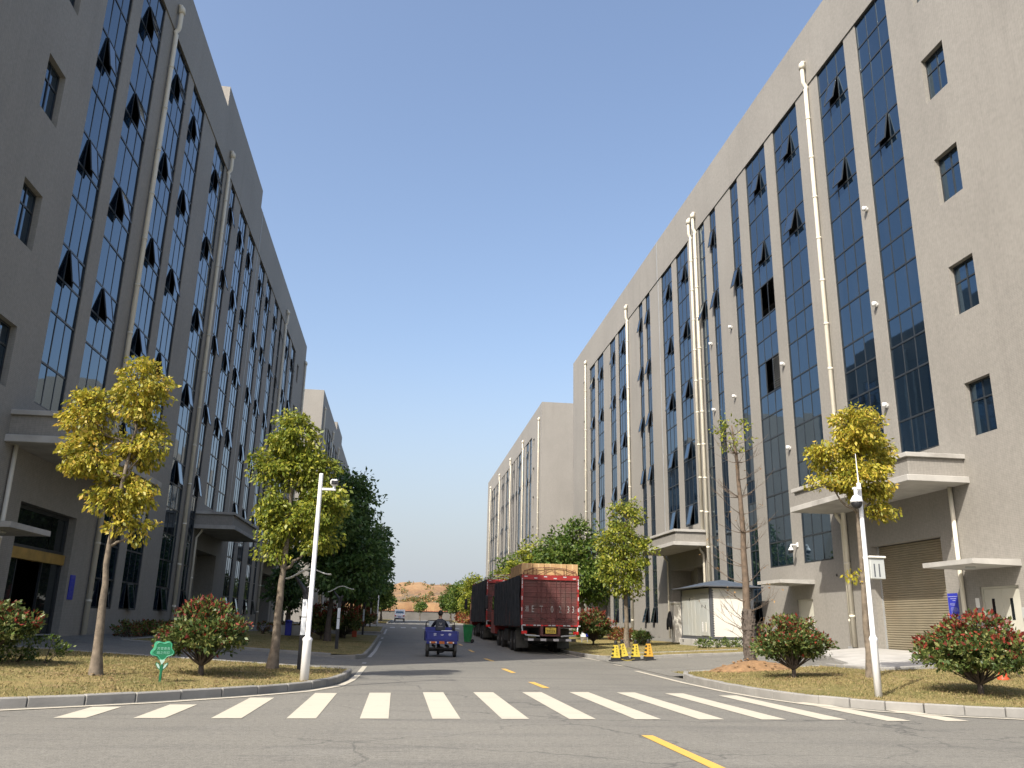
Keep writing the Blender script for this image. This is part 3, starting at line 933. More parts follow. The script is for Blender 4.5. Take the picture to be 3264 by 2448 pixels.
# small drain pipes from the canopies
def small_pipe(root, P, y, ztop, zlow, rad=.07, shoe=False, mat='pipe_cream'):
    m = MB(); x = -DP+rad+.03
    m.tube([P(x+.25,y,ztop), P(x+.2,y,ztop-.15), P(x,y,ztop-.45), P(x,y,zlow)], rad, 10)
    m.lathe([(rad*1.15,0),(rad*1.15,.1)], P(x,y,(ztop+zlow)/2), 10); m.lathe([(rad*1.15,0),(rad*1.15,.1)], P(x,y,zlow+.9), 10)
    o = part(m, 'drain_pipe', M_[mat], root, True)
    if shoe:
        m = MB(); c = P(x,y,zlow-.02); m.box(c[0]-.12, c[0]+.12, y-.14, y+.14, c[2]-.25, c[2]+.02); part(m, 'drain_shoe', M_['grey_steel'], root)
def straight_pipe(root, P, y, ztop, zlow, d, rad=.07):
    m = MB(); m.tube([P(d+rad+.03,y,ztop), P(d+rad+.03,y,zlow)], rad, 10)
    for z in (zlow+.8, (ztop+zlow)/2): m.lathe([(rad*1.15,0),(rad*1.15,.1)], P(d+rad+.03,y,z), 10)
    part(m, 'drain_pipe', M_['pipe_cream'], root, True)
straight_pipe(R1, PR, 24.7, 5.86, .6, 0)
small_pipe(R1, PR, 31.65, 5.86, .75, .075, True)
small_pipe(R1, PR, 47.5, 5.86, .6)
small_pipe(R1, PR, 54.3, 5.86, .6, .06)
small_pipe(L1, PL, 47.0, 5.86, .6, .06)
straight_pipe(L1, PL, 24.55, 5.86, .6, 0, .06)
# round vent caps on the piers of the right block
for y, z in ((27.8,17.36),(27.82,13.33),(27.85,9.35),(35.85,9.36),(41.8,17.38),(41.8,13.39),(44.85,17.42),(44.85,13.4),(35.85,13.4)):
    m = MB(); c = PR(-DP,y,z)
    m.tube([c, (c[0]-.07,y,z), (c[0]-.12,y,z-.02)], [.085,.085,.05], 12)
    m.tube([(c[0]-.05,y,z+.04), (c[0]-.14,y,z+.03), (c[0]-.17,y,z-.05)], [.09,.1,.05], 12)
    part(m, 'vent_cap', M_['paint_white_pole'], R1, True)
# expansion joint strips
for root, P, y in ((R1, PR, 54.8), (L1, PL, 54.9)):
    m = MB(); p, q = P(0,y-.05,ZS), P(.02,y+.05,ZT); m.box(p[0], q[0], p[1], q[1], p[2], q[2]); p, q = P(-DP,y-.05,6.8), P(-DP+.02,y+.05,ZS); m.box(p[0], q[0], p[1], q[1], p[2], q[2])
    part(m, 'joint_cover', M_['grey_steel'], root)

# glazed entrance of the left block
m = MB(); d = -DP-.3
def bxl(mm, d0, d1, a, b, c, e, mi=0):
    p, q = PL(d0,a,c), PL(d1,b,e); mm.box(p[0], q[0], a, b, p[2], q[2], mi)
for a, b, c, e in ((25.8,25.98,.68,4.45),(30.05,30.2,.68,4.45),(25.98,30.05,4.33,4.45),(25.98,30.05,3.22,3.3)):
    bxl(m, d-.05, d+.06, a, b, c, e)
part(m, 'entrance_frame', M_['frame_dark'], L1)
m = MB(); bxl(m, d-.1, d+.14, 25.85, 30.15, 2.88, 3.2); part(m, 'brass_lintel', M_['brass'], L1)
for a, b, c, e in ((25.98,26.85,.72,2.88),(28.75,30.05,.72,2.88)):
    m = MB(); bxl(m, d-.01, d+.01, a, b, c, e); part(m, 'entrance_pane', M_['glass_clear_dark'], L1)
for a, b in ((25.98,28.9),(28.98,30.05)):
    m = MB(); bxl(m, d-.01, d+.01, a, b, 3.3, 4.33); part(m, 'entrance_pane', M_['glass_clear_dark'], L1)
for q in (26.85, 28.7):
    m = MB(); bxl(m, d-.05, d+.02, q, q+.05, .72, 2.88); part(m, 'door_post', M_['frame_dark'], L1)
m = MB(); bxl(m, -DP-3, -DP, 25.9, 30.1, .60, .70); part(m, 'entrance_step', M_['light_concrete'], L1)
door_roof(L1, PL, 21.8, 24.25, 3.3)

# ------------------------------------------------------------------ trees, shrubs, hedges
def leaf_cloud(lobes, clusters, per, size, seed, droop=.5, spread=.22, red=None, flat=False):
    """leaf-sized faces gathered in clumps through the lobes; returns verts, faces, material index and the clump centres"""
    g = np.random.default_rng(seed)
    vol = np.array([l[3]*l[4]*l[5] for l in lobes]); pick = g.choice(len(lobes), clusters, p=vol/vol.sum())
    L = np.array(lobes)[pick]
    d = g.normal(size=(clusters, 3)); d /= np.linalg.norm(d, axis=1)[:, None]
    rr = .35+.65*g.random(clusters)**(1/2.2)
    cc = L[:, :3]+d*L[:, 3:6]*rr[:, None]
    n = clusters*per
    ci = np.repeat(np.arange(clusters), per)
    off = g.normal(size=(n, 3)); off *= np.minimum(1, 1.55/np.linalg.norm(off, axis=1))[:, None]
    off = off*spread*np.array([1, 1, .62])*(.7+.6*g.random(clusters))[ci][:, None]
    b = cc[ci]+off
    out = d[ci]+g.normal(size=(n, 3))*.75
    out[:, 2] -= droop*(1+.6*g.random(n))
    u = out/np.linalg.norm(out, axis=1)[:, None]
    t = g.normal(size=(n, 3)); w = np.cross(u, t); w /= np.linalg.norm(w, axis=1)[:, None]
    nn = np.cross(w, u)
    s = size*(.5+.95*g.random(n)**1.3)[:, None]
    hw = s*.26
    v = np.empty((n, 4, 3))
    v[:, 0] = b
    v[:, 1] = b+u*s*.48+w*hw+nn*s*.07
    v[:, 2] = b+u*s-nn*s*.06
    v[:, 3] = b+u*s*.48-w*hw+nn*s*.07
    mi = np.zeros(n, int)
    if red is not None:
        mi[red(b, g) > g.random(n)] = 1
    return v.reshape(-1, 3), np.arange(n*4).reshape(n, 4), mi, cc

def leaf_mesh(name, v, f, mi, mats):
    me = bpy.data.meshes.new(name)
    me.vertices.add(len(v)); me.vertices.foreach_set('co', v.ravel())
    me.loops.add(f.size); me.loops.foreach_set('vertex_index', f.ravel())
    me.polygons.add(len(f)); me.polygons.foreach_set('loop_start', np.arange(0, f.size, 4)); me.polygons.foreach_set('loop_total', np.full(len(f), 4))
    for mt in mats: me.materials.append(mt)
    me.polygons.foreach_set('material_index', mi)
    me.update(calc_edges=True); me.validate()
    return me

def wiggle(a, b, n, amp, r):
    a, b = Vector(a), Vector(b)
    out = [a]
    for i in range(1, n):
        out.append(a.lerp(b, i/n)+Vector((r.uniform(-amp, amp), r.uniform(-amp, amp), r.uniform(-amp, amp)*.4)))
    return out+[b]

def tree(name, label, base, trunk, r0, lobes, mat, clusters, per, size, seed, group=None, cat='tree', bark='bark', droop=.5, spread=.2, rt=.35, limbs=True, twigs=.5):
    """base x,y,z; trunk: list of points in world space; lobes: world ellipsoids"""
    r = random.Random(seed)
    root = wthing(name, label, cat, base, group)
    v, f, mi, cc = leaf_cloud(lobes, clusters, per, size, seed, droop, spread)
    mb = MB()
    tp = [Vector(p) for p in trunk]
    path = []
    for a, b in zip(tp, tp[1:]):
        path += wiggle(a, b, 3, r0*.22, r)[:-1]
    path.append(tp[-1])
    n = len(path)
    rad = [r0*(1-(1-rt)*i/(n-1))*(1+.55*math.exp(-i*1.6))*(1+r.uniform(-.06, .06)) for i in range(n)]
    mb.tube([path[0]-Vector((0, 0, .25))]+path, [rad[0]*1.15]+rad, 10)
    ends = []
    if limbs:
        for k, l in enumerate(lobes):
            c = Vector(l[:3])
            # leave the trunk below the lobe
            q = min(path[n//3:], key=lambda p: abs(p.z-(c.z-.55*(c-Vector((p.x, p.y, c.z))).length-l[5]*.5)))
            mid = q.lerp(c, .5)+Vector((0, 0, -.1*(c-q).length))
            pp = wiggle(q, mid, 3, .05, r)[:-1]+wiggle(mid, c, 3, .05, r)
            mb.tube(pp, [r0*.42*(1-.75*i/(len(pp)-1)) for i in range(len(pp))], 6)
            ends += pp[2:]
    ends += path[n//2:]
    for c in cc:
        if r.random() < twigs:
            c = Vector(c)
            q = min(ends, key=lambda p: (p-c).length+(.4 if p.z > c.z else 0))
            mb.tube(wiggle(q, c, 3, .04, r), [r0*.14, r0*.1, r0*.08, r0*.04], 4, cap=False)
    part(mb, 'trunk', M_[bark], root, True)
    o = bpy.data.objects.new('crown', leaf_mesh('crown', v, f, mi, [M_[mat]])); COL.objects.link(o); adopt(o, root)
    return root

def E3(L, y, k=.9):
    """front-view ellipses (x, z, rx, rz) given depth around y"""
    r = random.Random(int(y*10))
    return [(x, y+r.uniform(-.35, .35)*rx, z, rx, rx*k, rz) for x, z, rx, rz in L]

tree('street_tree', 'bright yellow-leaved young tree on the left lawn with a forked two-part crown', (-5.45,17.15,.24), [(-5.45,17.15,.24),(-5.52,17.15,1.57),(-5.56,17.15,2.6),(-5.42,17.15,4.6)], .082,
     E3([(-6.33,5.1,.42,.52),(-5.42,5.75,.43,.6),(-5.24,4.62,.42,.55),(-6.18,4.3,.42,.36),(-5.5,3.67,.52,.42),(-5.39,3.0,.2,.25),(-5.06,2.97,.18,.2)], 17.15), 'leaf_yellow', 175, 74, .1, 21, droop=.85, spread=.15)
tree('street_tree', 'yellow-green tree behind the white camera pole on the left lawn', (-2.78,20.75,.2), [(-2.78,20.75,.2),(-2.76,20.75,1.39),(-2.73,20.75,2.45),(-2.72,20.75,3.87),(-2.74,20.75,5.6)], .1,
     E3([(-2.72,5.66,.5,.6),(-3.19,4.95,.42,.5),(-2.4,4.88,.55,.55),(-3.2,4.08,.36,.42),(-1.93,4.01,.5,.54),(-2.75,3.54,.56,.52),(-1.98,3.23,.42,.42),(-2.95,2.87,.3,.28)], 20.75), 'leaf_yellowgreen', 230, 74, .108, 22, droop=.85, spread=.165)
tree('street_tree', 'bright yellow tree in front of the roller door, a white box tied to its trunk', (10.88,19.05,.29), [(10.88,19.05,.29),(10.89,19.05,1.99),(10.91,19.05,3.28),(10.95,19.05,5.6)], .085,
     E3([(10.98,6.12,.6,.52),(10.45,5.45,.58,.4),(11.5,5.56,.52,.44),(10.97,4.88,.7,.4),(10.16,4.81,.28,.24),(11.52,4.64,.4,.3),(11.36,4.13,.36,.2),(10.7,2.68,.2,.1)], 19.05), 'leaf_yellow', 190, 72, .102, 23, droop=.85, spread=.15)
tree('street_tree', 'slender yellow-green tree right behind the row of small cones', (11.26,41.9,.33), [(11.26,41.9,.33),(11.25,41.9,2.4),(11.35,41.9,4.4),(11.34,41.9,6.6)], .12,
     E3([(11.34,6.62,.86,1.0),(11.03,5.44,1.1,.93),(11.86,4.77,.87,.8),(10.88,4.05,1.1,.8),(11.47,3.28,.97,.69)], 41.9), 'leaf_yellowgreen', 190, 44, .165, 24, droop=.8, spread=.22)
tree('street_tree', 'dense mid-green tree between the truck and the slender yellow-green tree', (11.71,53.75,.5), [(11.71,53.75,.5),(11.6,53.75,2.6),(11.4,53.75,5.0),(11.5,53.75,7.0)], .15,
     E3([(11.52,7.1,1.0,.97),(10.31,5.74,1.4,1.12),(12.28,5.65,1.25,1.18),(11.06,4.45,1.85,1.17),(12.11,3.33,1.07,.87)], 53.75), 'leaf_green', 300, 34, .24, 25, droop=.6, spread=.34)

def generic(name, label, x, y, h, R, mat, seed, clear=2.2, clusters=320, per=14, size=.24, group=None, zg=None, bark='bark', r0=.14):
    r = random.Random(seed)
    z = zlawn(x, y) if zg is None else zg
    L = []
    n = 7
    for i in range(n):
        t = i/(n-1)
        rad = R*(.62+.5*math.sin(PI*min(1, .15+t*.62)))*(1-.72*t**2.2)
        a = r.uniform(0, 2*PI); o = rad*.45
        L.append((x+o*math.cos(a), y+o*math.sin(a), z+clear+(h-clear)*(.1+.82*t), rad*.75, rad*.75, (h-clear)*.17))
    return tree(name, label, (x, y, z), [(x, y, z), (x+r.uniform(-.1,.1), y, z+clear), (x+r.uniform(-.15,.15), y, z+h*.82)], r0, L, mat, int(clusters*.62), per*3, size, seed, group, bark=bark, spread=size*1.45, droop=.5)

g = 'shaded street trees along the left side of the street'
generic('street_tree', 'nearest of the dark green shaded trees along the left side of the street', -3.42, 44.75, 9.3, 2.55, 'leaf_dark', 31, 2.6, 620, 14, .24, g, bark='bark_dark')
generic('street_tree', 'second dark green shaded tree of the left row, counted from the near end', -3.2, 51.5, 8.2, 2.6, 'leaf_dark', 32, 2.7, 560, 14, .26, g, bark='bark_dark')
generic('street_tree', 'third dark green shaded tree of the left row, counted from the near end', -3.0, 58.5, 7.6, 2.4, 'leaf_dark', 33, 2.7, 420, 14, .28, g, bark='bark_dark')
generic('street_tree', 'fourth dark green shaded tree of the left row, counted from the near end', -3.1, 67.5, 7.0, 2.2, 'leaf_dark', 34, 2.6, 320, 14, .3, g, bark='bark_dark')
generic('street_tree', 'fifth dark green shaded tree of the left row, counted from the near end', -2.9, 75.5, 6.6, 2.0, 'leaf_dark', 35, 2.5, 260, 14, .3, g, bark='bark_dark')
g = 'sunlit trees at the far end of the left row'
for i, (x, y, h, w) in enumerate([(-2.4,97,5.4,1.5),(-2.6,112,5.2,1.5),(-2.3,126,5.0,1.5),(-2.5,142,4.8,1.5)]):
    generic('street_tree', ['green sunlit tree where the left row crosses the far side street', 'second sunlit tree of the far left row', 'third sunlit tree of the far left row', 'last sunlit tree of the far left row'][i], x, y, h, w, 'leaf_green', 41+i, 1.9, 200, 12, .3, g)
g = 'trees on the right behind the parked trucks'
for i, (x, y, h, w, mt) in enumerate([(11.5,62,7.2,2.4,'leaf_green'),(11.2,71,7.2,2.3,'leaf_yellowgreen'),(10.6,80,6.6,2.2,'leaf_green')]):
    generic('street_tree', ['green tree rising behind the rear truck cargo boxes', 'paler green tree left of the nearer truck load', 'green tree showing just over the farther truck'][i], x, y, h, w, mt, 51+i, 2.4, 300, 14, .3, g)
g = 'row of trees on the right far down the street'
for i, (x, y, h, w, mt) in enumerate([(9.4,106,5.9,1.7,'leaf_yellowgreen'),(8.9,114,5.7,1.7,'leaf_green'),(9.2,123,5.7,1.7,'leaf_green'),(9.0,133,5.5,1.7,'leaf_green'),(8.8,144,5.3,1.7,'leaf_green')]):
    generic('street_tree', ['yellowish tree at the near end of the far right row', 'second tree of the far right row', 'third tree of the far right row', 'fourth tree of the far right row', 'last tree of the far right row'][i], x, y, h, w, mt, 61+i, 2.0, 220, 12, .32, g)
generic('street_tree', 'small lone tree in front of the far boundary wall', 5.2, 200, 4.4, 1.1, 'leaf_green', 71, 2.3, 80, 12, .35, zg=1.55, r0=.1)
generic('street_tree', 'thin tree against the sunlit end wall of the far left block', -9.9, 81.0, 5.6, 1.3, 'leaf_green', 72, 2.0, 160, 12, .28)
generic('street_tree', 'small dark tree beside the left block, left of the curved lamps', -7.2, 60.0, 5.0, 1.3, 'leaf_dark', 73, 1.7, 160, 12, .26)

# the bare tree with a bundled trunk on its soil mound
def bare_tree():
    r = random.Random(81)
    root = wthing('bare_tree', 'nearly bare tree with wrapped lower trunk on an orange soil mound', 'tree', (9.85,23.45,.3))
    mb = MB()
    P = [(9.85,23.45,.1),(9.84,23.45,1.0),(9.82,23.45,2.06),(9.84,23.45,4.01),(9.77,23.45,6.06),(9.66,23.45,7.2)]
    path = []
    for a, b in zip(P, P[1:]): path += wiggle(a, b, 4, .02, r)[:-1]
    path.append(Vector(P[-1]))
    n = len(path); rad = [.145*(1-.85*(i/(n-1))**1.15) for i in range(n)]
    mb.tube(path, rad, 10)
    tips = []
    for i in range(70):
        t = r.uniform(.24, .98); k = int(t*(n-1)); q = path[k]
        a = r.uniform(0, 2*PI); Lh = r.uniform(.5, 1.35)*(1.15-t*.55)
        e = q+Vector((math.cos(a)*Lh, math.sin(a)*Lh, r.uniform(.25, .75)*Lh))
        m = q.lerp(e, .5)+Vector((0, 0, -.08*Lh))
        mb.tube([q, q.lerp(m, .5)+Vector((0,0,-.02)), m, e], [rad[k]*.2+.005, .009, .007, .003], 5, cap=False)
        for j in range(3):
            s = m.lerp(e, r.random()); d = (e-m)*r.uniform(.3, .6)
            d = Vector((d.x+r.uniform(-.2,.2), d.y+r.uniform(-.2,.2), d.z+r.uniform(.0,.2)))
            mb.tube([s, s+d*.5, s+d], [.005, .004, .002], 4, cap=False)
            tips.append(s+d)
        tips.append(e)
    part(mb, 'trunk', M_['bark_brown'], root, True)
    v, f, mi, cc = leaf_cloud([(9.66,23.45,6.95,.62,.55,.5)], 30, 11, .1, 82, .6, .12)
    o = bpy.data.objects.new('crown', leaf_mesh('crown', v, f, mi, [M_['leaf_yellowgreen']])); COL.objects.link(o); adopt(o, root)
    g2 = np.random.default_rng(5)
    low = [t for t in tips if t.z < 6.3]
    ls = [(t.x, t.y, t.z, .05, .05, .05) for t in low]
    v, f, mi, cc = leaf_cloud(ls, 40, 2, .07, 83, .6, .03)
    o = bpy.data.objects.new('withered_leaves', leaf_mesh('withered_leaves', v, f, mi, [M_['dry_twig_leaf']])); COL.objects.link(o); adopt(o, root)
    # loose wrapping of the lower trunk
    mb = MB()
    for i in range(26):
        z = .35+i*.055; a = r.uniform(0, 2*PI)
        R0 = .155+r.uniform(0, .03)
        c = Vector((9.845, 23.45, z))
        for k in range(4):
            a0 = a+k*PI/2; a1 = a0+1.9
            h = r.uniform(.07, .15)
            p = [c+Vector((math.cos(q)*R0, math.sin(q)*R0, 0)) for q in (a0, (a0+a1)/2, a1)]
            o2 = r.uniform(0, .05)
            for s, t in zip(p, p[1:]):
                mb.quad(s, t, t+Vector((o2*math.cos(a1), o2*math.sin(a1), h)), s+Vector((0, 0, h+r.uniform(-.03,.03))))
    part(mb, 'trunk_wrap', M_['bark_wrap'], root)
    mb = MB()
    N, K = 26, 7
    rows = []
    for k in range(K+1):
        t = k/K
        row = []
        for i in range(N):
            a = 2*PI*i/N
            rr = t*(1.0+.16*math.sin(a*2+1)+.08*math.sin(a*5))
            x, y = 9.75+1.15*rr*math.cos(a), 23.2+.85*rr*math.sin(a)-.15*t
            h = .24*(1-t**1.5)+r.uniform(-.018, .018)*(k < K)
            row.append((x, y, zlawn(x, y)+h-(.04 if k == K else 0)))
        rows.append(row)
    for a, b in zip(rows, rows[1:]):
        for i in range(N): mb.quad(a[i], a[(i+1) % N], b[(i+1) % N], b[i])
    o = mb.build('soil_mound', M_['soil_orange'], smooth=True)
    tag(o, 'mound of loose orange soil at the foot of the bare tree', 'soil mound')
    mb = MB()
    for i in range(60):
        a = r.uniform(0, 2*PI); t = r.random()**.5*1.15; x = 9.75+1.2*t*math.cos(a); y = 23.05+.9*t*math.sin(a); s = r.uniform(.015, .05)
        z = zlawn(x, y)+.30*max(0, 1-t**1.5)
        M = Matrix.Translation((x, y, z)) @ Matrix.Rotation(r.uniform(0, 3), 4, 'Z') @ Matrix.Rotation(r.uniform(0, 1), 4, 'X')
        mb.bbox(-s, s, -s*.7, s*.7, -s*.5, s*.5, s*.3, 0, M)
    tag(mb.build('soil_clods', M_['soil_orange']), 'scattered clods of orange soil round the mound', 'soil', kind='stuff')
plain('bark_brown', (.115, .085, .06), .9, .3, 9, bumps=.7, grime=((.06,.045,.035), .6))
plain('bark_wrap', (.1, .082, .068), .95, .3, 14, bumps=.5)
bare_tree()

def shrub(label, x, y, w, h, seed, group, clear=.42, n=300, red=.5, size=.085, dark=False, rx=None):
    """round clipped photinia: short stem, fan of branches, leafy dome with red young leaves on top"""
    r = random.Random(seed); z = zlawn(x, y)
    root = wthing('red_tip_shrub', label, 'shrub', (x, y, z), group)
    zc = z+clear+.2*(h-clear)
    R = w/2
    L = []
    for i in range(9):
        a = 2*PI*i/9
        q = r.uniform(.82, 1.16)
        L.append((x+R*.58*q*math.cos(a), y+R*.58*q*math.sin(a), zc+.16*(h-clear)+r.uniform(-.09,.08), R*.42*r.uniform(.75,1.1), R*.42, (h-clear)*.30*r.uniform(.8,1.15)))
    L.append((x, y, zc+.42*(h-clear), R*.62, R*.62, (h-clear)*.42))
    L.append((x, y, zc+.2*(h-clear), R*.7, R*.7, (h-clear)*.3))
    top = z+h
    def redp(b, g):
        q = ((b[:, 0]-x)**2+(b[:, 1]-y)**2)/(R*R)
        surf = (b[:, 2]-z-clear)/(h-clear)+.45*q
        return np.clip((surf-.62)*2.6, 0, 1)*red*.8+.02*red
    v, f, mi, cc = leaf_cloud(L, n, 34, size, seed, -.2, .1, redp)
    o = bpy.data.objects.new('foliage', leaf_mesh('foliage', v, f, mi, [M_['leaf_shrub'], M_['leaf_shrub_red']])); COL.objects.link(o); adopt(o, root)
    mb = MB()
    b0 = Vector((x, y, z-.1)); b1 = Vector((x+r.uniform(-.02,.02), y, z+clear*.42))
    mb.tube([b0, b1], [.06, .05], 8)
    for c in r.sample(list(cc), min(46, len(cc))):
        c = Vector(c)
        m = b1.lerp(c, .5); m.z = b1.z+(c.z-b1.z)*.42
        mb.tube([b1, b1.lerp(m, .5)+Vector((r.uniform(-.03,.03), 0, 0)), m, c], [.026, .018, .012, .004], 5, cap=False)
    part(mb, 'stem', M_['bark_dark'], root, True)
    return root
g = 'round red-tipped shrubs on the lawns'
shrub('round red-tipped shrub on the left lawn beside the green flower sign', -3.76, 18.0, 1.68, 1.38, 91, g, red=.45, n=330)
shrub('red-tipped shrub cut off by the left picture edge', -7.75, 18.1, 1.5, 1.15, 92, g, red=.4)
shrub('red-tipped shrub on the right lawn next to the bare tree', 9.43, 19.9, 1.78, 1.38, 93, g, red=.42, n=320)
shrub('largest red-tipped shrub on the right lawn beside the orange hydrant', 10.98, 15.4, 2.1, 1.4, 94, g, red=.75, n=420, size=.09)
shrub('red shrub half in shade right behind the nearer truck', 10.53, 45.95, 2.2, 1.85, 95, g, red=.95, n=300, size=.12)
shrub('dark red shaded shrub under the nearest dark tree on the left', -3.9, 46.5, 2.2, 1.85, 96, g, red=.8, n=240, size=.12)
shrub('dark red shaded shrub left of the orange-red post', -2.9, 50.5, 2.1, 1.75, 97, g, red=.8, n=240, size=.12)
shrub('dark red shaded shrub farther along the left lawn by the third lamp', -2.9, 66.5, 2.2, 1.8, 98, g, red=.8, n=180, size=.14)
shrub('small dark red shrub near the far white pole on the left', -2.7, 77.0, 1.9, 1.6, 99, g, red=.8, n=150, size=.15)

def hedge(label, poly_c, w, h, seed, mats=('leaf_hedge','leaf_hedge_red'), red=.0, size=.08, per=14, dens=26, group=None):
    """clipped hedge along a line"""
    P = densify(poly_c, .45)
    L = [(x, y, zlawn(x, y)+h*.5, w*.5, w*.5, h*.5) for x, y in P]
    root = wthing('hedge', label, 'hedge', (P[0][0], P[0][1], zlawn(*P[0])), group)
    zs = np.array([l[2] for l in L]).mean()
    v, f, mi, cc = leaf_cloud(L, int(dens*len(P)), per, size, seed, -.1, .07, (lambda b, g: np.full(len(b), red)) if red else None)
    o = bpy.data.objects.new('foliage', leaf_mesh('foliage', v, f, mi, [M_[mats[0]], M_[mats[1]]])); COL.objects.link(o); adopt(o, root)
    mb = MB(); r = random.Random(seed)
    for c in r.sample(list(cc), min(len(cc), 8*len(P))):
        q = min(P, key=lambda p: (p[0]-c[0])**2+(p[1]-c[1])**2)
        mb.tube([(q[0], q[1], zlawn(*q)-.05), tuple(c)], [.012, .004], 4, cap=False)
    part(mb, 'stem', M_['bark_dark'], root)
hedge('low clipped hedge at the left picture edge below the red-tipped shrub', [(-9.5,18.9),(-8.6,18.7),(-7.0,18.8)], .9, .5, 111)
hedge('dark hedge bed along the foot of the left block', [(-9.9,33.5),(-9.9,44)], .9, .55, 112, red=.4, size=.1, dens=20)
hedge('reddish hedge on the shaded lawn left of the blue bin', [(-7.5,51),(-5.0,51.5)], .7, .7, 113, red=.5, size=.1)
hedge('low green hedge in front of the substation cabinet', [(13.9,38.3),(15.0,37.9),(16.6,37.9)], .7, .42, 114, size=.085, dens=30)
hedge('green hedge left of the substation cabinet', [(12.8,44.6),(13.6,47.5)], 1.0, .65, 115, red=.08, size=.1, dens=30)
hedge('red leafed hedge bed beside the slender yellow-green tree', [(13.4,49),(13.6,54)], 1.0, .75, 116, red=.75, size=.11, dens=26)
hedge('green hedge behind the red shrub and the nearer truck', [(12.8,55),(12.9,61)], 1.0, .75, 117, size=.12, dens=22)
hedge('green bush behind the orange hydrant at the right edge', [(13.9,18.0),(15.5,17.6)], .9, .62, 118, size=.085, dens=34)
hedge('row of red hedge under the far right trees', [(9.2,104),(9.0,112),(8.9,124)], 1.2, 1.4, 119, red=.85, size=.25, dens=16)

# grass blades over the near lawns
def grass():
    g = np.random.default_rng(3)
    pts = []
    for poly, dens in zip(lawns, [420, 0, 90, 0, 0, 0, 420, 0, 90]):
        pass
    near = [(lawns[0], 420), (lawns[1], 60), (lawns[4], 420), (lawns[5], 110)]
    for poly, dens in near:
        xs = [p[0] for p in poly]; ys = [p[1] for p in poly]
        x0, x1, y0, y1 = max(min(xs), -10), min(max(xs), 17), min(ys), min(max(ys), 48)
        n = int((x1-x0)*(y1-y0)*dens)
        q = np.column_stack([g.uniform(x0, x1, n), g.uniform(y0, y1, n)])
        for x, y in q:
            if inside(x, y, poly) and math.sin(x*2.1+y*.7)+math.sin(y*1.9-x)+g.normal()*.9 > -1.1: pts.append((x, y))
    n = len(pts); pts = np.array(pts)
    z = np.array([zlawn(x, y) for x, y in pts])
    a = g.uniform(0, 2*PI, n); h = g.uniform(.012, .04, n); w = g.uniform(.006, .014, n)
    tuft = g.random(n) < .04; h[tuft] *= 2.0
    lean = g.normal(size=(n, 2))*.5*h[:, None]
    v = np.empty((n, 4, 3))
    dx, dy = np.cos(a)*w, np.sin(a)*w
    v[:, 0] = np.column_stack([pts[:, 0]-dx, pts[:, 1]-dy, z-.01])
    v[:, 1] = np.column_stack([pts[:, 0]+dx, pts[:, 1]+dy, z-.01])
    v[:, 2] = np.column_stack([pts[:, 0]+dx*.2+lean[:, 0], pts[:, 1]+dy*.2+lean[:, 1], z+h])
    v[:, 3] = np.column_stack([pts[:, 0]-dx*.2+lean[:, 0], pts[:, 1]-dy*.2+lean[:, 1], z+h])
    o = bpy.data.objects.new('grass', leaf_mesh('grass', v.reshape(-1, 3), np.arange(n*4).reshape(n, 4), np.zeros(n, int), [M_['grass_blade']])); COL.objects.link(o)
    tag(o, 'short half-dry grass covering the lawns', 'grass', kind='stuff')
grass()
def litter():
    # fallen leaves and bits under the trees and along the kerbs
    g = np.random.default_rng(8); P = []
    for cx, cy, sp, n in ((-5.45,17.0,1.3,260), (-2.8,20.3,1.2,220), (10.9,18.6,1.4,260), (9.6,22.3,1.0,120), (10.9,15.2,1.2,160), (-4.0,17.6,1.5,160), (9.3,19.6,1.2,120)):
        P += [(cx+a, cy+b) for a, b in g.normal(size=(n, 2))*sp]
    P = [(x, y) for x, y in P if any(inside(x, y, q) for q in (lawns[0], lawns[4]))]
    n = len(P); v = np.empty((n, 4, 3))
    for i, (x, y) in enumerate(P):
        a = g.uniform(0, 2*PI); L = g.uniform(.03, .07); z = zlawn(x, y)+.022+g.uniform(0, .012)
        c, s_ = math.cos(a)*L, math.sin(a)*L
        v[i] = [(x-c, y-s_, z), (x+s_*.5, y-c*.5, z+.008), (x+c, y+s_, z+.004), (x-s_*.5, y+c*.5, z+.01)]
    o = bpy.data.objects.new('fallen_leaves', leaf_mesh('fallen_leaves', v.reshape(-1, 3), np.arange(n*4).reshape(n, 4), np.zeros(n, int), [M_['litter_leaf']])); COL.objects.link(o)
    tag(o, 'dry fallen leaves scattered on the lawns', 'leaves', kind='stuff')
litter()

# ------------------------------------------------------------------ lettering
def text(body, size, mat, parent, mtx, name='lettering', extrude=.002, bold=0.0, align='CENTER', sx=1.0):
    cu = bpy.data.curves.new('lettering', 'FONT')
    cu.body = body; cu.size = size; cu.align_x = align; cu.align_y = 'CENTER'; cu.extrude = extrude; cu.offset = bold; cu.resolution_u = 2
    tmp = bpy.data.objects.new('lettering_tmp', cu); COL.objects.link(tmp)
    bpy.context.view_layer.update()
    me = bpy.data.meshes.new_from_object(tmp.evaluated_get(bpy.context.evaluated_depsgraph_get()))
    bpy.data.objects.remove(tmp); bpy.data.curves.remove(cu)
    me.transform(mtx @ Matrix.Diagonal((sx, 1, 1, 1)))
    me.materials.clear(); me.materials.append(M_[mat]); me.name = name
    o = bpy.data.objects.new(name, me); COL.objects.link(o)
    adopt(o, parent)
    return o
def facing_south(x, y, z):            # readable by someone looking along +y
    return Matrix.Translation((x, y, z)) @ Matrix.Rotation(PI/2, 4, 'X')
def facing_west(x, y, z):             # on a wall that looks towards -x
    return Matrix.Translation((x, y, z)) @ Matrix.Rotation(-PI/2, 4, 'Z') @ Matrix.Rotation(PI/2, 4, 'X')
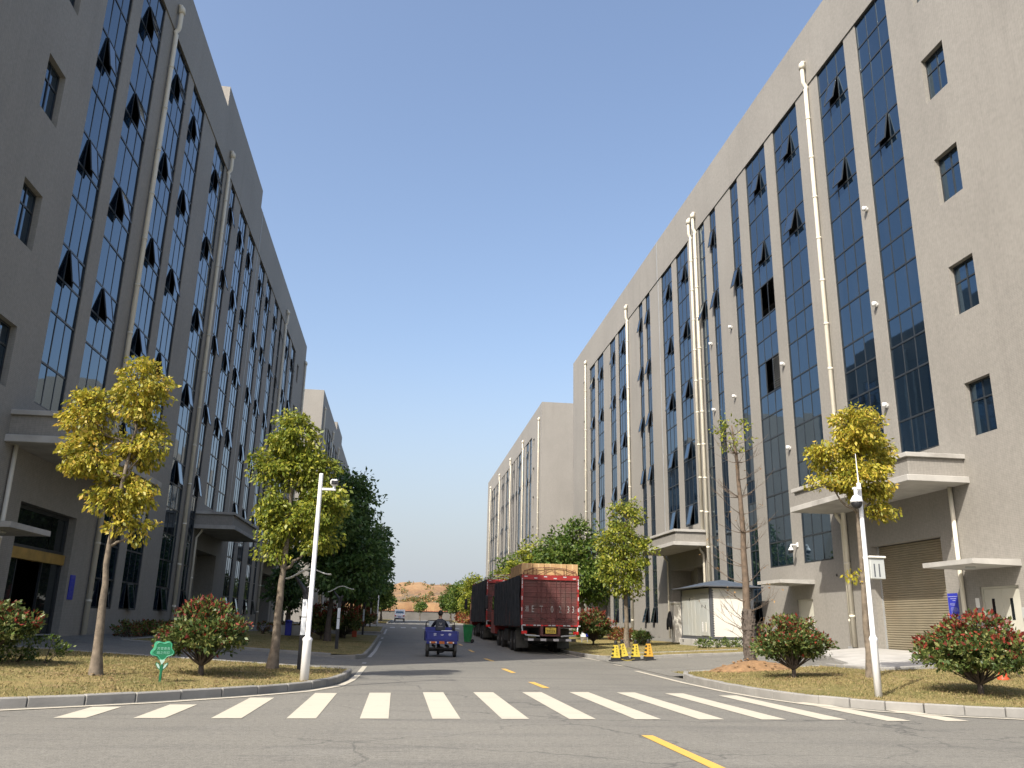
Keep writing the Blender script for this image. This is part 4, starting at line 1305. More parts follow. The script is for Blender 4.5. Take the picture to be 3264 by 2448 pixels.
def facing_east(x, y, z):
    return Matrix.Translation((x, y, z)) @ Matrix.Rotation(PI/2, 4, 'Z') @ Matrix.Rotation(PI/2, 4, 'X')

# ------------------------------------------------------------------ more materials for the things
plain('truck_red', (.088, .027, .024), .65, .3, 2.2, grime=((.06,.046,.038), .9), src='Object')
plain('truck_red_bright', (.25, .02, .018), .42, .15, 2.5, grime=((.16,.05,.04), .4), src='Object')
plain('reflector_white', (.42, .41, .41), .35, .06, 5)
plain('reflector_red', (.5, .02, .02), .35, .06, 5)
plain('tarpaulin', (.024, .028, .034), .75, .35, 5, bumps=.4, grime=((.07,.07,.07), .5))
plain('rubber', (.022, .021, .02), .85, .25, 9, grime=((.08,.07,.06), .5))
plain('rim_grey', (.2, .19, .18), .6, .2, 8, grime=((.09,.07,.05), .6))
plain('chassis', (.025, .023, .021), .8, .3, 5, grime=((.08,.07,.06), .5))
plain('mudflap', (.06, .06, .055), .85, .25, 5, grime=((.13,.12,.1), .6))
plain('rust_red_steel', (.11, .03, .025), .6, .3, 6)
plain('plate_yellow', (.5, .36, .05), .5, .12, 12, grime=((.25,.18,.06), .5))
plain('ink_black', (.012, .012, .012), .6, .1, 8)
plain('chalk_white', (.27, .26, .25), .8, .3, 14)
plain('ink_white', (.74, .74, .74), .6, .05, 6)
plain('cardboard', (.42, .27, .13), .85, .1, 3, grime=((.3,.19,.09), .4))
plain('cardboard_tape', (.5, .36, .19), .4, .1, 3)
plain('lamp_red', (.55, .02, .015), .25, .05, 3)
plain('lamp_amber', (.45, .12, .02), .3, .1, 3)
plain('lamp_clear', (.6, .6, .6), .2, .05, 3)
plain('trike_blue', (.022, .03, .19), .4, .15, 3, grime=((.05,.05,.09), .4), src='Object')
plain('trike_seat', (.035, .04, .05), .7, .2, 5)
plain('cloth_navy', (.012, .014, .028), .95, .3, 12, bumps=.5)
plain('cloth_dark', (.02, .02, .022), .95, .3, 12, bumps=.4)
plain('hair_black', (.008, .007, .006), .6, .3, 30, bumps=.6)
plain('skin', (.33, .19, .13), .55, .08, 8)
plain('bin_green', (.012, .17, .045), .45, .15, 3, grime=((.05,.12,.05), .4), src='Object')
plain('bin_blue', (.02, .03, .3), .45, .12, 3)
plain('sign_green', (.006, .115, .05), .4, .08, 3)
plain('sign_green_light', (.05, .3, .17), .4, .06, 3)
plain('sign_green_pale', (.16, .36, .27), .5, .06, 3)
plain('sign_mint', (.3, .42, .36), .5, .06, 3)
plain('cone_yellow', (.47, .36, .04), .5, .12, 5, grime=((.35,.27,.06), .4))
plain('cone_orange', (.48, .27, .035), .5, .12, 5, grime=((.35,.2,.06), .4))
plain('hydrant_red', (.42, .06, .02), .5, .12, 4)
plain('post_red', (.36, .055, .02), .55, .12, 4)
plain('van_white', (.75, .76, .77), .25, .04, 2)
plain('wall_old', (.125, .118, .105), .9, .2, .35, grime=((.15,.14,.13), .8), bumps=.3)
plain('lamp_panel', (.7, .72, .73), .4, .04, 2)
plain('lamp_arc', (.45, .45, .43), .4, .1, 3)
plain('clear_plastic', (.33, .36, .36), .2, .1, 3)

# ------------------------------------------------------------------ the two loaded trucks
def tyre_profile(R, w):
    return [(R*.56,0),(R*.8,-.01),(R*.95,w*.02),(R,w*.14),(R,w*.86),(R*.95,w*.98),(R*.8,w+.01),(R*.56,w)]
def wheel(parent, x, y, z, R, w, out, name='wheel', rim='rim_grey'):
    """wheel with its axle along x; out = +1 if the outer side looks to +x"""
    mb = MB(); M = Matrix.Translation((x, y, z)) @ Matrix.Rotation(PI/2, 4, 'Y')
    mb.lathe(tyre_profile(R, w), (0, 0, -w/2), 24, 0, M)
    o = part(mb, name, M_['rubber'], parent, False)
    mb = MB()
    s = 1 if out > 0 else -1
    mb.lathe([(R*.57, 0), (R*.55, .02), (R*.4, -.05), (R*.22, -.05), (R*.2, .03), (R*.1, .05)] if s > 0 else [(R*.1, -.05), (R*.2, -.03), (R*.22, .05), (R*.4, .05), (R*.55, -.02), (R*.57, 0)], (0, 0, s*w*.42), 16, 0, M)
    part(mb, 'rim', M_[rim], o)
    return o

def truck(label, loc, W, L, z0, z1, number, plate, tarp, loaded, red='truck_red'):
    """open-top stake truck seen from behind; rear face at y = 0, cargo goes to y = L"""
    t = thing('cargo_truck', label, 'truck', loc)
    h = W/2; r = random.Random(int(loc[1]))
    mb = MB()                                                     # cargo floor, headboard and side boards
    mb.box(-h, h, .06, L, z0-.12, z0+.02)
    mb.box(-h, h, L-.08, L, z0, z1+.2)
    for s in (-1, 1):
        mb.box(s*h, s*(h-.05), .06, L-.08, z0+.02, z1-.02)
        for k in range(9):
            y = .1+(L-.3)*k/8
            mb.box(s*(h+.03), s*h, y, y+.09, z0, z1-.02)
    part(mb, 'cargo_body', M_['rust_red_steel'], t)
    # rear doors: two leaves, each a ribbed panel with raised frames
    for s in (-1, 1):
        mb = MB()
        x0, x1 = (-h+.01, .028) if s < 0 else (.04, h-.01)
        rows = [z0+(z1-z0)*f for f in (0, .13, .34, .55, .76, .92, 1)]
        for za, zb in zip(rows, rows[1:]):                        # pressed panels with a shallow rib across the middle
            zm = (za+zb)/2
            P_ = [(za, .012), (za+.02, -.004), (zm-.03, -.004), (zm-.015, -.014), (zm+.015, -.014), (zm+.03, -.004), (zb-.02, -.004), (zb, .012)]
            for (a, da), (b, db) in zip(P_, P_[1:]): mb.quad((x0, da, a), (x1, da, a), (x1, db, b), (x0, db, b))
        for f in ((0, .265, .43) if s < 0 else (.6, .76, .985)):
            x = -h+.01+(W-.02)*f
            mb.bbox(x, x+.035, -.034, .0, z0, z1, .008)
        mb.box(x0, x1, -.02, .0, z0, z0+.05)
        d = part(mb, 'rear_door', M_[red], t)
        for f in ((.34,) if s < 0 else (.68, .87)):
            x = -h+W*f
            q = MB(); q.tube([(x, -.03, z0+.03), (x, -.03, z1-.22)], .012, 6); part(q, 'lock_rod', M_['truck_red'], d)
        for f in (.1, .38, .66, .9):
            z = z0+(z1-z0)*f; x = s*(h-.05)
            q = MB(); q.bbox(x-.05, x+.05, -.075, -.061, z-.03, z+.03, .006); part(q, 'hinge', M_['rust_red_steel'], d)
        for k in range(2):                                        # lock handles
            mb = MB(); x = x0+(x1-x0)*(.3 if k == 0 else .72)
            mb.tube([(x-.12, -.06, z0+.25), (x, -.075, z0+.27), (x+.14, -.06, z0+.24)], .014, 6)
            part(mb, 'lock_handle', M_['chassis'], d)
    mb = MB(); mb.box(-h-.03, -h+.06, -.06, .06, z0-.02, z1+.02); part(mb, 'corner_post', M_['truck_red_bright'], t)
    mb = MB(); mb.box(h-.06, h+.03, -.06, .06, z0-.02, z1+.02); part(mb, 'corner_post', M_['truck_red_bright'], t)
    mb = MB(); mb.box(-h+.061, h-.061, -.066, .04, z1-.2, z1+.02); part(mb, 'top_beam', M_['truck_red_bright'], t)
    mb = MB(); mb.box(-h+.061, h-.061, -.066, .04, z0-.06, z0+.0); part(mb, 'bottom_beam', M_['truck_red'], t)
    def refl(x0, x1, za, zb, m, y=-.07):
        mb = MB(); mb.box(x0, x1, y-.004, y, za, zb); part(mb, 'reflector', M_[m], t)
    for i, x in enumerate(np.linspace(-h+.1, h-.26, 6)):
        refl(x, x+.15, z1-.08-.07*(i % 2), z1-.03-.07*(i % 2), 'reflector_white')
    for i, x in enumerate(np.linspace(-h+.02, h-.2, 8)):
        refl(x, x+.17, z0-.05, z0-.005, 'reflector_white' if i % 2 == 0 else 'reflector_red')
        refl(x+.18, x+.3, z0-.05, z0-.005, 'reflector_red' if i % 2 == 0 else 'reflector_white')
    for s in (-1, 1):
        for i, (a, b) in enumerate(((.14,.42),(.46,.6),(.95,1.12),(1.45,1.62),(1.8,1.95))):
            refl(s*h-.022*(1 if s > 0 else 1), s*h+.022, z1-b, z1-a, 'reflector_white', -.062)
    # lettering on the doors and number plate
    if number:
        for ch, f in zip(number, (.09, .195, .345, .535, .68, .825, .91)):
            text(ch, .43 if ch != '湘' else .3, 'chalk_white', t, facing_south(-h+W*f, -.019, z0+(z1-z0)*.31), 'painted_number', .003, 0, sx=.62)
    mb = MB(); mb.box(-.24, .26, -.2, -.18, z0-.38, z0-.12); p = part(mb, 'number_plate', M_['plate_yellow'], t)
    if plate: text(plate[0], .085, 'ink_black', t, facing_south(.01, -.203, z0-.17), 'plate_text', .001)
    if plate: text(plate[1], .15, 'ink_black', t, facing_south(.01, -.203, z0-.285), 'plate_text', .001, .002)
    mb = MB()
    for s in (-1, 1): mb.box(s*.34, s*.46+0, -.18, .3, z0-.5, z0-.06)
    mb.box(-.34, .34, -.16, -.1, z0-.5, z0-.42)
    part(mb, 'plate_bracket', M_['truck_red'], t)
    mb = MB()
    for s in (-1, 1):
        mb.tube([(s*(h-.02), .0, z0-.06), (s*(h-.05), -.06, z0-.3), (s*(h-.2), -.1, z0-.46), (s*.5, -.12, z0-.5)], .035, 8)
    part(mb, 'bumper_hoop', M_['grey_steel'], t)
    mb = MB(); mb.bbox(-h+.12, h-.12, -.1, .02, z0-.72, z0-.6, .015); b = part(mb, 'bumper', M_['chassis'], t)
    for i in range(4):
        x = -h+.3+(W-.9)*i/3
        mb = MB(); mb.box(x, x+.26, -.105, -.1, z0-.71, z0-.61); part(mb, 'reflector', M_['reflector_white'], b)
    for s in (-1, 1):                                             # tail lamps
        mb = MB(); mb.bbox(s*(h-.12)-.13, s*(h-.12)+.13, -.12, -.04, z0-.42, z0-.28, .02); part(mb, 'tail_lamp', M_['lamp_red'], t)
    # chassis and running gear
    mb = MB()
    for s in (-1, 1): mb.box(s*.35, s*.47, .31, L+1.5, z0-.42, z0-.13)
    for y in (1.2, 2.7, 4.5, 6.5, L-.5): mb.box(-h+.1, h-.1, y, y+.1, z0-.13, z0-.121)
    for y in (2.75, 4.05, 7.9, 9.7): mb.tube([(-h+.3, y, .5), (h-.3, y, .5)], .09, 8)
    part(mb, 'chassis', M_['chassis'], t)
    R = .5
    for y, dual in ((2.75, 1), (4.05, 1), (7.9, 0), (9.7, 0)):
        for s in (-1, 1):
            wheel(t, s*(h-.2), y, R, R, .27, s)
            if dual: wheel(t, s*(h-.51), y, R, R, .27, s)
    for s in (-1, 1):
        mb = MB(); mb.bbox(s*(h-.62), s*(h-.04), 1.95, 1.975, .22, z0-.14, .004); part(mb, 'mud_flap', M_['mudflap'], t)
        mb = MB(); mb.bbox(s*(h-.45), s*(h-.08), 5.3, 7.0, .45, z0-.2, .04); part(mb, 'fuel_tank', M_['chassis'], t)
    # black sheet over each side
    for s in (-1, 1):
        if not tarp: break
        mb = MB(); NY, NZ = 60, 14
        g = []
        for j in range(NZ+1):
            row = []
            for i in range(NY+1):
                y = .1+(L-.1)*i/NY; z = z0-.08+(z1-z0+.1)*j/NZ
                d = .05+.03*math.sin(y*4.1+z*.6)+.018*math.sin(y*9.3-z*2)+r.uniform(-.008, .008)
                row.append((s*(h+d), y, z+(.03*math.sin(y*3) if j == 0 else 0)))
            g.append(row)
        for a, b2 in zip(g, g[1:]):
            for i in range(NY): mb.quad(a[i], a[i+1], b2[i+1], b2[i])
        part(mb, 'side_tarpaulin', M_['tarpaulin'], t, True)
    # hoops over the open top
    mb = MB()
    def bow(y, hh):
        P = [(-h+.05, y, z1), (-h+.1, y, z1+hh*.55), (-h*.55, y, z1+hh*.9), (0, y, z1+hh), (h*.55, y, z1+hh*.86), (h-.1, y, z1+hh*.45), (h-.05, y, z1)]
        mb.tube(P, .016, 6)
    bow(.02, .38)
    for k in range(6):
        x = -h+.25+(W-.5)*k/5
        zt = z1+.38*(1-(x/h)**2*.6)*.95
        mb.tube([(x, .02, z1), (x, .02, zt)], .011, 5)
    for a, b2 in ((-.9,-.45),(-.45,0),(0,.45),(.45,.9)):
        mb.tube([(h*a, .02, z1+.02 if (a*2) % 2 else z1+.3), (h*b2, .02, z1+.3 if (a*2) % 2 else z1+.02)], .011, 5)
    part(mb, 'rear_frame', M_['rust_red_steel'], t)
    for k in range(1, 5):
        mb = MB(); bow(L*k/4.2, .62 if loaded else .45); part(mb, 'hoop', M_['rust_red_steel'] if loaded else M_['grey_steel'], t)
    # cab
    mb = MB()
    prof = [(L+.35, .75), (L+.35, 3.1), (L+.6, 3.3), (L+1.9, 3.2), (L+2.35, 2.2), (L+2.4, .75)]
    mb.poly([(-h+.05, y, z) for y, z in prof]); mb.poly([(h-.05, y, z) for y, z in reversed(prof)])
    for (a, b2), (c, d2) in zip(prof, prof[1:]+prof[:1]): mb.quad((-h+.05, a, b2), (h-.05, a, b2), (h-.05, c, d2), (-h+.05, c, d2))
    part(mb, 'cab', M_['truck_red_bright'], t)
    for s in (-1, 1):
        mb = MB(); mb.box(s*(h-.049), s*(h-.045), L+.95, L+1.9, 2.1, 2.9); part(mb, 'cab_window', M_['glass_clear_dark'], t)
        mb = MB(); mb.bbox(s*(h+.2), s*(h+.42), L+2.1, L+2.2, 2.15, 2.95, .04); mb.tube([(s*(h-.1), L+2.0, 2.9), (s*(h+.32), L+2.1, 3.0)], .02, 6); mb.tube([(s*(h-.1), L+2.0, 2.0), (s*(h+.32), L+2.1, 2.1)], .02, 6)
        part(mb, 'wing_mirror', M_['black_plastic'], t)
    return t

T1 = truck('nearer red stake truck with black side sheets and cartons piled on top', (7.02, 39.6, 0), 2.66, 11.0, 1.3, 3.52, '湘ET0233', ('湘 E', 'T0233'), True, True)
T2 = truck('farther red stake truck with black side sheet parked ahead of the nearer one', (7.0, 55.6, .2), 2.6, 11.0, 1.3, 3.85, '', None, True, False)
T2['label'] = 'farther red stake truck parked in front of the carton-laden one'
mb = MB(); mb.box(-.95, -.6, -.075, -.068, 1.5, 1.62, 0, None); 
part(mb, 'reflector', M_['lamp_amber'], T2)
# cartons on the nearer truck
cart_mb = MB(); cart_mb.bbox(-.26, .26, -.32, .32, 0, .52, .008, 0); cart_mb.box(-.03, .03, -.322, -.318, .3, .518, 1); cart_mb.box(-.031, .031, -.3221, .3221, .5185, .5225, 1)
cart_me = cart_mb.mesh('cardboard_box', [M_['cardboard'], M_['cardboard_tape']])
r = random.Random(9)
ordn = ['first', 'second', 'third', 'fourth', 'fifth']
for row in range(6):
    for lvl in range(2):
        for k in range(5):
            if row and (k or not lvl): continue                   # the rest of the load is hidden behind these
            x = 7.02-1.08+.54*k; y = 40.0+row*.70; z = 3.03+.525*lvl
            o = bpy.data.objects.new('cardboard_box', cart_me); COL.objects.link(o)
            o.location = (x+r.uniform(-.012, .012), y+r.uniform(-.03, .03), z); o.rotation_euler = (0, 0, r.uniform(-.025, .025))
            lab = (f'{ordn[k]} carton from the left in the {("lower", "upper")[lvl]} rear row on the nearer truck' if row == 0 else
                   f'upper left-edge carton on the nearer truck, {ordn[row-1]} one behind the rear row')
            tag(o, lab, 'carton', 'cartons piled on the nearer truck')
mb = MB(); mb.box(5.76, 8.28, 39.68, 44.5, 1.35, 3.02); o = mb.build('pallet_load', M_['cardboard']); tag(o, 'lower bulk of packed goods inside the nearer red truck', 'cargo')

# ------------------------------------------------------------------ motor tricycle and its rider
TR = thing('motor_tricycle', 'blue cargo tricycle driving away in the left lane', 'tricycle', (1.8, 34.45, 0))
def tp(mb, n, m, sm=False): return part(mb, n, M_[m], TR, sm)
mb = MB(); mb.box(-.62, .62, .03, 1.7, .62, .66)
for s in (-1, 1): mb.bbox(s*.65, s*.62, .0, 1.7, .6, .98, .006)
mb.bbox(-.62, .62, 1.67, 1.7, .66, 1.12, .006)
tp(mb, 'cargo_bed', 'trike_blue')
mb = MB(); mb.bbox(-.6, .6, -.03, .0, .6, .99, .008)
for z in (.68, .95): mb.bbox(-.57, .57, -.042, -.031, z-.02, z+.02, .004)
mb.bbox(-.57, -.53, -.04, -.031, .7, .93, .004); mb.bbox(.53, .57, -.04, -.031, .7, .93, .004)
tg = tp(mb, 'tailgate', 'trike_blue')
text('宗', .12, 'ink_white', TR, facing_south(-.28, -.034, .845), 'tailgate_text', .002)
text('申', .12, 'ink_white', TR, facing_south(.3, -.034, .845), 'tailgate_text', .002)
mb = MB(); mb.tube([(.0-.05, -.034, .86), (-.03, -.034, .83), (.03, -.034, .83), (.05, -.034, .86)], .009, 5); mb.tube([(-.02, -.034, .86), (0, -.034, .845), (.02, -.034, .86)], .006, 5); tp(mb, 'tailgate_emblem', 'ink_white')
mb = MB(); mb.bbox(-.6, .6, -.02, .02, .5, .595, .008); tp(mb, 'rear_beam', 'trike_blue')
for s in (-1, 1):
    mb = MB(); mb.bbox(s*.34-.14, s*.34+.14, -.06, -.021, .515, .59, .01); l = tp(mb, 'tail_lamp', 'lamp_amber')
    mb = MB(); mb.box(s*.34+.09, s*.34+.135, -.064, -.0601, .52, .585); part(mb, 'lamp_lens', M_['lamp_clear'], l)
    mb = MB(); mb.box(s*.34-.135, s*.34-.09, -.064, -.0601, .52, .585); part(mb, 'lamp_lens', M_['lamp_clear'], l)
    mb = MB(); mb.bbox(s*.6-.09*(s > 0)-.0, s*.6+.09*(s < 0)+.0, .06, .08, .24, .58, .004); tp(mb, 'mud_flap', 'mudflap')
mb = MB(); mb.bbox(-.1, .1, -.05, -.021, .5, .6, .004); pl = tp(mb, 'number_plate', 'lamp_amber')
mb = MB()
mb.tube([(-.55, .42, .25), (.55, .42, .25)], .04, 8); mb.lathe([(.05,-.12),(.13,-.08),(.15,0),(.13,.08),(.05,.12)], (0, .42, .27), 12)
mb.box(-.3, -.24, .1, 2.4, .36, .44); mb.box(.24, .3, .1, 2.4, .36, .44); mb.box(-.5, .5, .15, .22, .3, .36)
mb.tube([(0, .42, .3), (0, 1.8, .4)], .03, 6)
for s in (-1, 1): mb.box(s*.45, s*.5, .05, .9, .3, .34)
tp(mb, 'axle_frame', 'chassis')
for s in (-1, 1): wheel(TR, s*.54, .42, .27, .27, .12, s)
wheel(TR, 0, 2.75, .27, .27, .1, 1, 'front_wheel')
mb = MB()
mb.tube([(-.58, 1.72, .98), (-.58, 1.74, 1.32), (-.5, 1.75, 1.38), (.5, 1.75, 1.38), (.58, 1.74, 1.32), (.58, 1.72, .98)], .018, 8)
mb.tube([(-.6, 1.72, 1.12), (.6, 1.72, 1.12)], .015, 6)
mb.tube([(-.6, 1.72, .98), (-.6, 1.72, 1.26)], .02, 6); 
tp(mb, 'bed_rail', 'chassis')
mb = MB(); mb.box(.5, .62, 1.62, 1.68, 1.0, 1.22); mb.box(.47, .49, 1.62, 1.68, 1.0, 1.2); tp(mb, 'stake_post', 'chassis')
mb = MB(); mb.bbox(-.2, .2, 1.55, 1.63, .98, 1.42, .03); mb.bbox(-.3, .3, 1.72, 2.2, .72, .82, .03); st = tp(mb, 'seat', 'trike_seat')
mb = MB(); mb.tube([(-.05, 1.545, 1.3), (-.01, 1.545, 1.22), (.0, 1.545, 1.21), (.01, 1.545, 1.22), (.05, 1.545, 1.3)], .011, 5); mb.tube([(-.02, 1.545, 1.28), (0, 1.545, 1.25), (.02, 1.545, 1.28)], .008, 5); tp(mb, 'seat_emblem', 'chalk_white')
for k in range(4):
    mb = MB(); mb.box(-.085+.045*k, -.055+.045*k, 1.545, 1.549, 1.135, 1.165); tp(mb, 'seat_mark', 'chalk_white')
mb = MB()
mb.bbox(-.4, .4, 2.35, 2.6, .5, 1.0, .08); mb.tube([(0, 2.75, .3), (0, 2.55, 1.1)], .045, 8); mb.bbox(-.09, .09, 2.45, 2.9, .52, .58, .03)
tp(mb, 'front_fairing', 'trike_blue')
mb = MB(); mb.tube([(-.36, 2.3, 1.05), (-.2, 2.42, 1.06), (.2, 2.42, 1.06), (.36, 2.3, 1.05)], .016, 8); tp(mb, 'handlebar', 'chassis')
mb = MB()
mb.poly([(-.48, 2.5, 1.0), (.48, 2.5, 1.0), (.42, 2.62, 1.36), (-.42, 2.62, 1.36)]); mb.poly([(-.42, 2.625, 1.36), (.42, 2.625, 1.36), (.48, 2.505, 1.0), (-.48, 2.505, 1.0)])
tp(mb, 'windscreen', 'clear_plastic')
mb = MB(); mb.bbox(-.5, .45, .5, 1.2, .67, .92, .05); mb.bbox(.0, .5, 1.0, 1.5, .67, 1.0, .05); o = tp(mb, 'cargo_sack', 'paper')

def skin_body(name, verts, edges, radii, root=0, sub=2):
    me = bpy.data.meshes.new(name); me.from_pydata(verts, edges, [])
    o = bpy.data.objects.new(name, me); COL.objects.link(o)
    o.modifiers.new('skin', 'SKIN')
    for i, rr in enumerate(radii):
        me.skin_vertices[0].data[i].radius = (rr, rr) if not hasattr(rr, '__len__') else rr
        me.skin_vertices[0].data[i].use_root = (i == root)
    s = o.modifiers.new('sub', 'SUBSURF'); s.levels = sub; s.render_levels = sub
    bpy.context.view_layer.update()
    out = bpy.data.meshes.new_from_object(o.evaluated_get(bpy.context.evaluated_depsgraph_get()))
    bpy.data.objects.remove(o)
    out.polygons.foreach_set('use_smooth', [True]*len(out.polygons))
    return out
def rider():
    root = thing('person', 'rider in a dark jacket with short black hair steering the blue tricycle', 'person', (1.8, 34.45+1.95, .82))
    V = [(0,0,.08),(0,-.03,.28),(0,-.02,.46),(0,.0,.56),(0,.02,.64),(0,.03,.72),   # pelvis, waist, chest, neck base, neck, head base
         (.17,.0,.52),(.31,.12,.34),(.34,.36,.26),(.35,.43,.25),
         (-.17,.0,.52),(-.31,.12,.34),(-.34,.36,.26),(-.35,.43,.25),
         (.1,.08,.06),(.17,.42,.06),(.17,.5,-.3),(.17,.6,-.36),
         (-.1,.08,.06),(-.17,.42,.06),(-.17,.5,-.3),(-.17,.6,-.36),
         (0,.035,.82),(0,.04,.93)]
    E = [(0,1),(1,2),(2,3),(3,4),(4,5),(5,22),(22,23),(3,6),(6,7),(7,8),(8,9),(3,10),(10,11),(11,12),(12,13),(0,14),(14,15),(15,16),(16,17),(0,18),(18,19),(19,20),(20,21)]
    Rr = [.15,.145,.155,.11,.06,.075,.085,.062,.042,.04,.085,.062,.042,.04,.1,.08,.055,.05,.1,.08,.055,.05,.1,.07]
    me = skin_body('body', V, E, Rr)
    for m in ('cloth_navy', 'cloth_dark', 'skin'): me.materials.append(M_[m])
    for p in me.polygons:
        c = p.center
        p.material_index = 2 if (c.z > .63 or (abs(c.x) > .3 and c.y > .33 and c.z > .1)) else (1 if c.z < .1 else 0)
    o = bpy.data.objects.new('body', me); COL.objects.link(o); adopt(o, root)
    mb = MB()
    g = 18
    M = Matrix.Translation((0, .025, .865))
    prof = []
    for i in range(11):
        a = -PI*.28+(PI*.78)*i/10
        prof.append((max(.002, .1*math.cos(a)*1.03), .128*math.sin(a)))
    mb.lathe(prof, (0, -.012, 0), g, 0, M @ Matrix.Diagonal((.95, 1.1, 1, 1)))
    for s in (-1, 1): mb.lathe([(.004,-.03),(.02,0),(.004,.03)], (s*.1, .03, -.02), 8, 1, M)
    part(mb, 'hair', [M_['hair_black'], M_['skin']], root, True)
    for s in (-1, 1):                                             # fists closed on the grips
        mb = MB()
        for k in range(4):
            y = .43; x = s*(.315+.024*k)
            mb.tube([(x, .40, .262), (x, .435, .268), (x, .455, .245), (x, .44, .22), (x, .415, .222)], [.013,.013,.012,.011,.009], 6)
        mb.tube([(s*.3, .39, .24), (s*.29, .42, .222), (s*.3, .445, .22)], [.014,.012,.009], 6)
        part(mb, 'hand', M_['skin'], root, True)
rider()

# ------------------------------------------------------------------ wheeled green bin beside the trucks
gb = thing('wheelie_bin', 'green wheeled bin standing on the road left of the trucks', 'bin', (4.3, 52.5, zroad(52.5)), math.radians(-8))
mb = MB()
def taper(mb, w0, d0, w1, d1, z0, z1, m=0):
    a = [(-w0,-d0,z0),(w0,-d0,z0),(w0,d0,z0),(-w0,d0,z0)]; b = [(-w1,-d1,z1),(w1,-d1,z1),(w1,d1,z1),(-w1,d1,z1)]
    mb.poly(a[::-1], m); mb.poly(b, m)
    for i in range(4): mb.quad(a[i], a[(i+1) % 4], b[(i+1) % 4], b[i], m)
taper(mb, .2, .24, .29, .34, .04, .96)
for k in (-.1, .1): mb.bbox(k-.02, k+.02, -.31, -.27, .15, .85, .008)
part(mb, 'bin_body', M_['bin_green'], gb)
mb = MB(); mb.bbox(-.32, .32, -.37, .36, .962, 1.0, .015); mb.bbox(-.27, .27, -.3, .3, 1.0, 1.05, .03); part(mb, 'lid', M_['bin_green'], gb)
mb = MB(); mb.tube([(.3,.25,.9),(.4,.3,.95),(.4,-.1,.95),(.3,-.15,.9)], .02, 6); part(mb, 'handle', M_['bin_green'], gb)
for s in (-1, 1):
    mb = MB(); mb.lathe([(.03,-.03),(.1,-.03),(.1,.03),(.03,.03)], (0,0,0), 14, 0, Matrix.Translation((.27, s*.24, .1)) @ Matrix.Rotation(PI/2, 4, 'X')); part(mb, 'wheel', M_['rubber'], gb)
mb = MB(); mb.box(.315, .32, -.05, .08, .35, .7); part(mb, 'torn_label', M_['paper'], gb)

# ------------------------------------------------------------------ small warning cones with a chain
CONE_TEXT = '请勿泊车'
def cone(label, x, y, col, tilt, rot, z=None):
    z = zdrive(x, y)+(z or 0)
    t = thing('parking_cone', label, 'cone', (x, y, z)); t.rotation_euler = (tilt[0], tilt[1], rot); t.scale = (1.08, 1.08, 1.08)
    t['group'] = 'yellow and black parking cones by the kerb'
    mb = MB(); mb.bbox(-.2, .2, -.2, .2, 0, .045, .015); taper(mb, .14, .14, .13, .13, .046, .13); part(mb, 'base', M_['black_plastic'], t)
    mb = MB(); taper(mb, .128, .128, .062, .062, .131, .56); bd = part(mb, 'body', M_[col], t)
    for s in (-1, 1):                                             # black chevrons on the side faces
        for k in range(3):
            z0 = .17+k*.13; f = lambda q: .128-(.066)*(q-.131)/.43
            mb = MB(); mb.quad((s*(f(z0)+.0015), -f(z0), z0), (s*(f(z0)+.0015), f(z0), z0+.0), (s*(f(z0+.07)+.0015), f(z0+.07), z0+.07), (s*(f(z0+.07)+.0015), -f(z0+.07), z0+.07)); part(mb, 'black_band', M_['ink_black'], bd)
    mb = MB(); taper(mb, .066, .066, .066, .066, .561, .6); mb.lathe([(.05,.6),(.052,.64),(.045,.68),(.03,.7)], (0,0,0), 12); mb.tube([(.05,0,.62),(.075,0,.645),(.05,0,.66)], .01, 5); part(mb, 'cap', M_['black_plastic'], t)
    for k, ch in enumerate(CONE_TEXT):
        zz = .48-.085*k
        text(ch, .062, 'ink_black', t, facing_south(0, -(.128-.066*(zz-.131)/.43)-.006, zz), 'cone_text', .001)
    return t
cone('leftmost of the four small yellow and black parking cones at the kerb', 8.32, 32.55, 'cone_yellow', (0, 0), .1)
cone('leaning yellow parking cone with the chain slung round it, second from left', 8.72, 32.75, 'cone_yellow', (.03, -.16), -.05, .03)
cone('upright yellow parking cone third from the left', 9.08, 32.5, 'cone_yellow', (0, 0), .08)
cone('orange-yellow parking cone at the right end of the cone row', 9.5, 32.2, 'cone_orange', (0, 0), .12)
def chain(pts, label):
    mb = MB()
    P = [Vector(p) for p in pts]; 
    for i, (a, b) in enumerate(zip(P, P[1:])):
        d = (b-a); m = (a+b)/2; u = d.normalized(); w = (u.cross(Vector((0, 0, 1))) if i % 2 else Vector((0, 0, 1))-u*u.z).normalized()*.013
        e = d*.62
        mb.tube([m-e, m-e*.5+w, m+e*.5+w, m+e, m+e*.5-w, m-e*.5-w, m-e], .005, 4)
    tag(mb.build('plastic_chain', M_['cone_yellow']), label, 'chain')
def sag(a, b, s, n=16):
    a, b = Vector(a), Vector(b)
    return [a.lerp(b, i/n)+Vector((0, 0, -s*4*(i/n)*(1-i/n))) for i in range(n+1)]
chain(sag((8.4,32.48,.4), (8.64,32.66,.68), .02, 10), 'chain between the leftmost cone and the leaning cone')
chain(sag((8.48,32.3,.12), (8.98,32.3,.14), .05, 14), 'chain lying at the foot of the leaning cone')

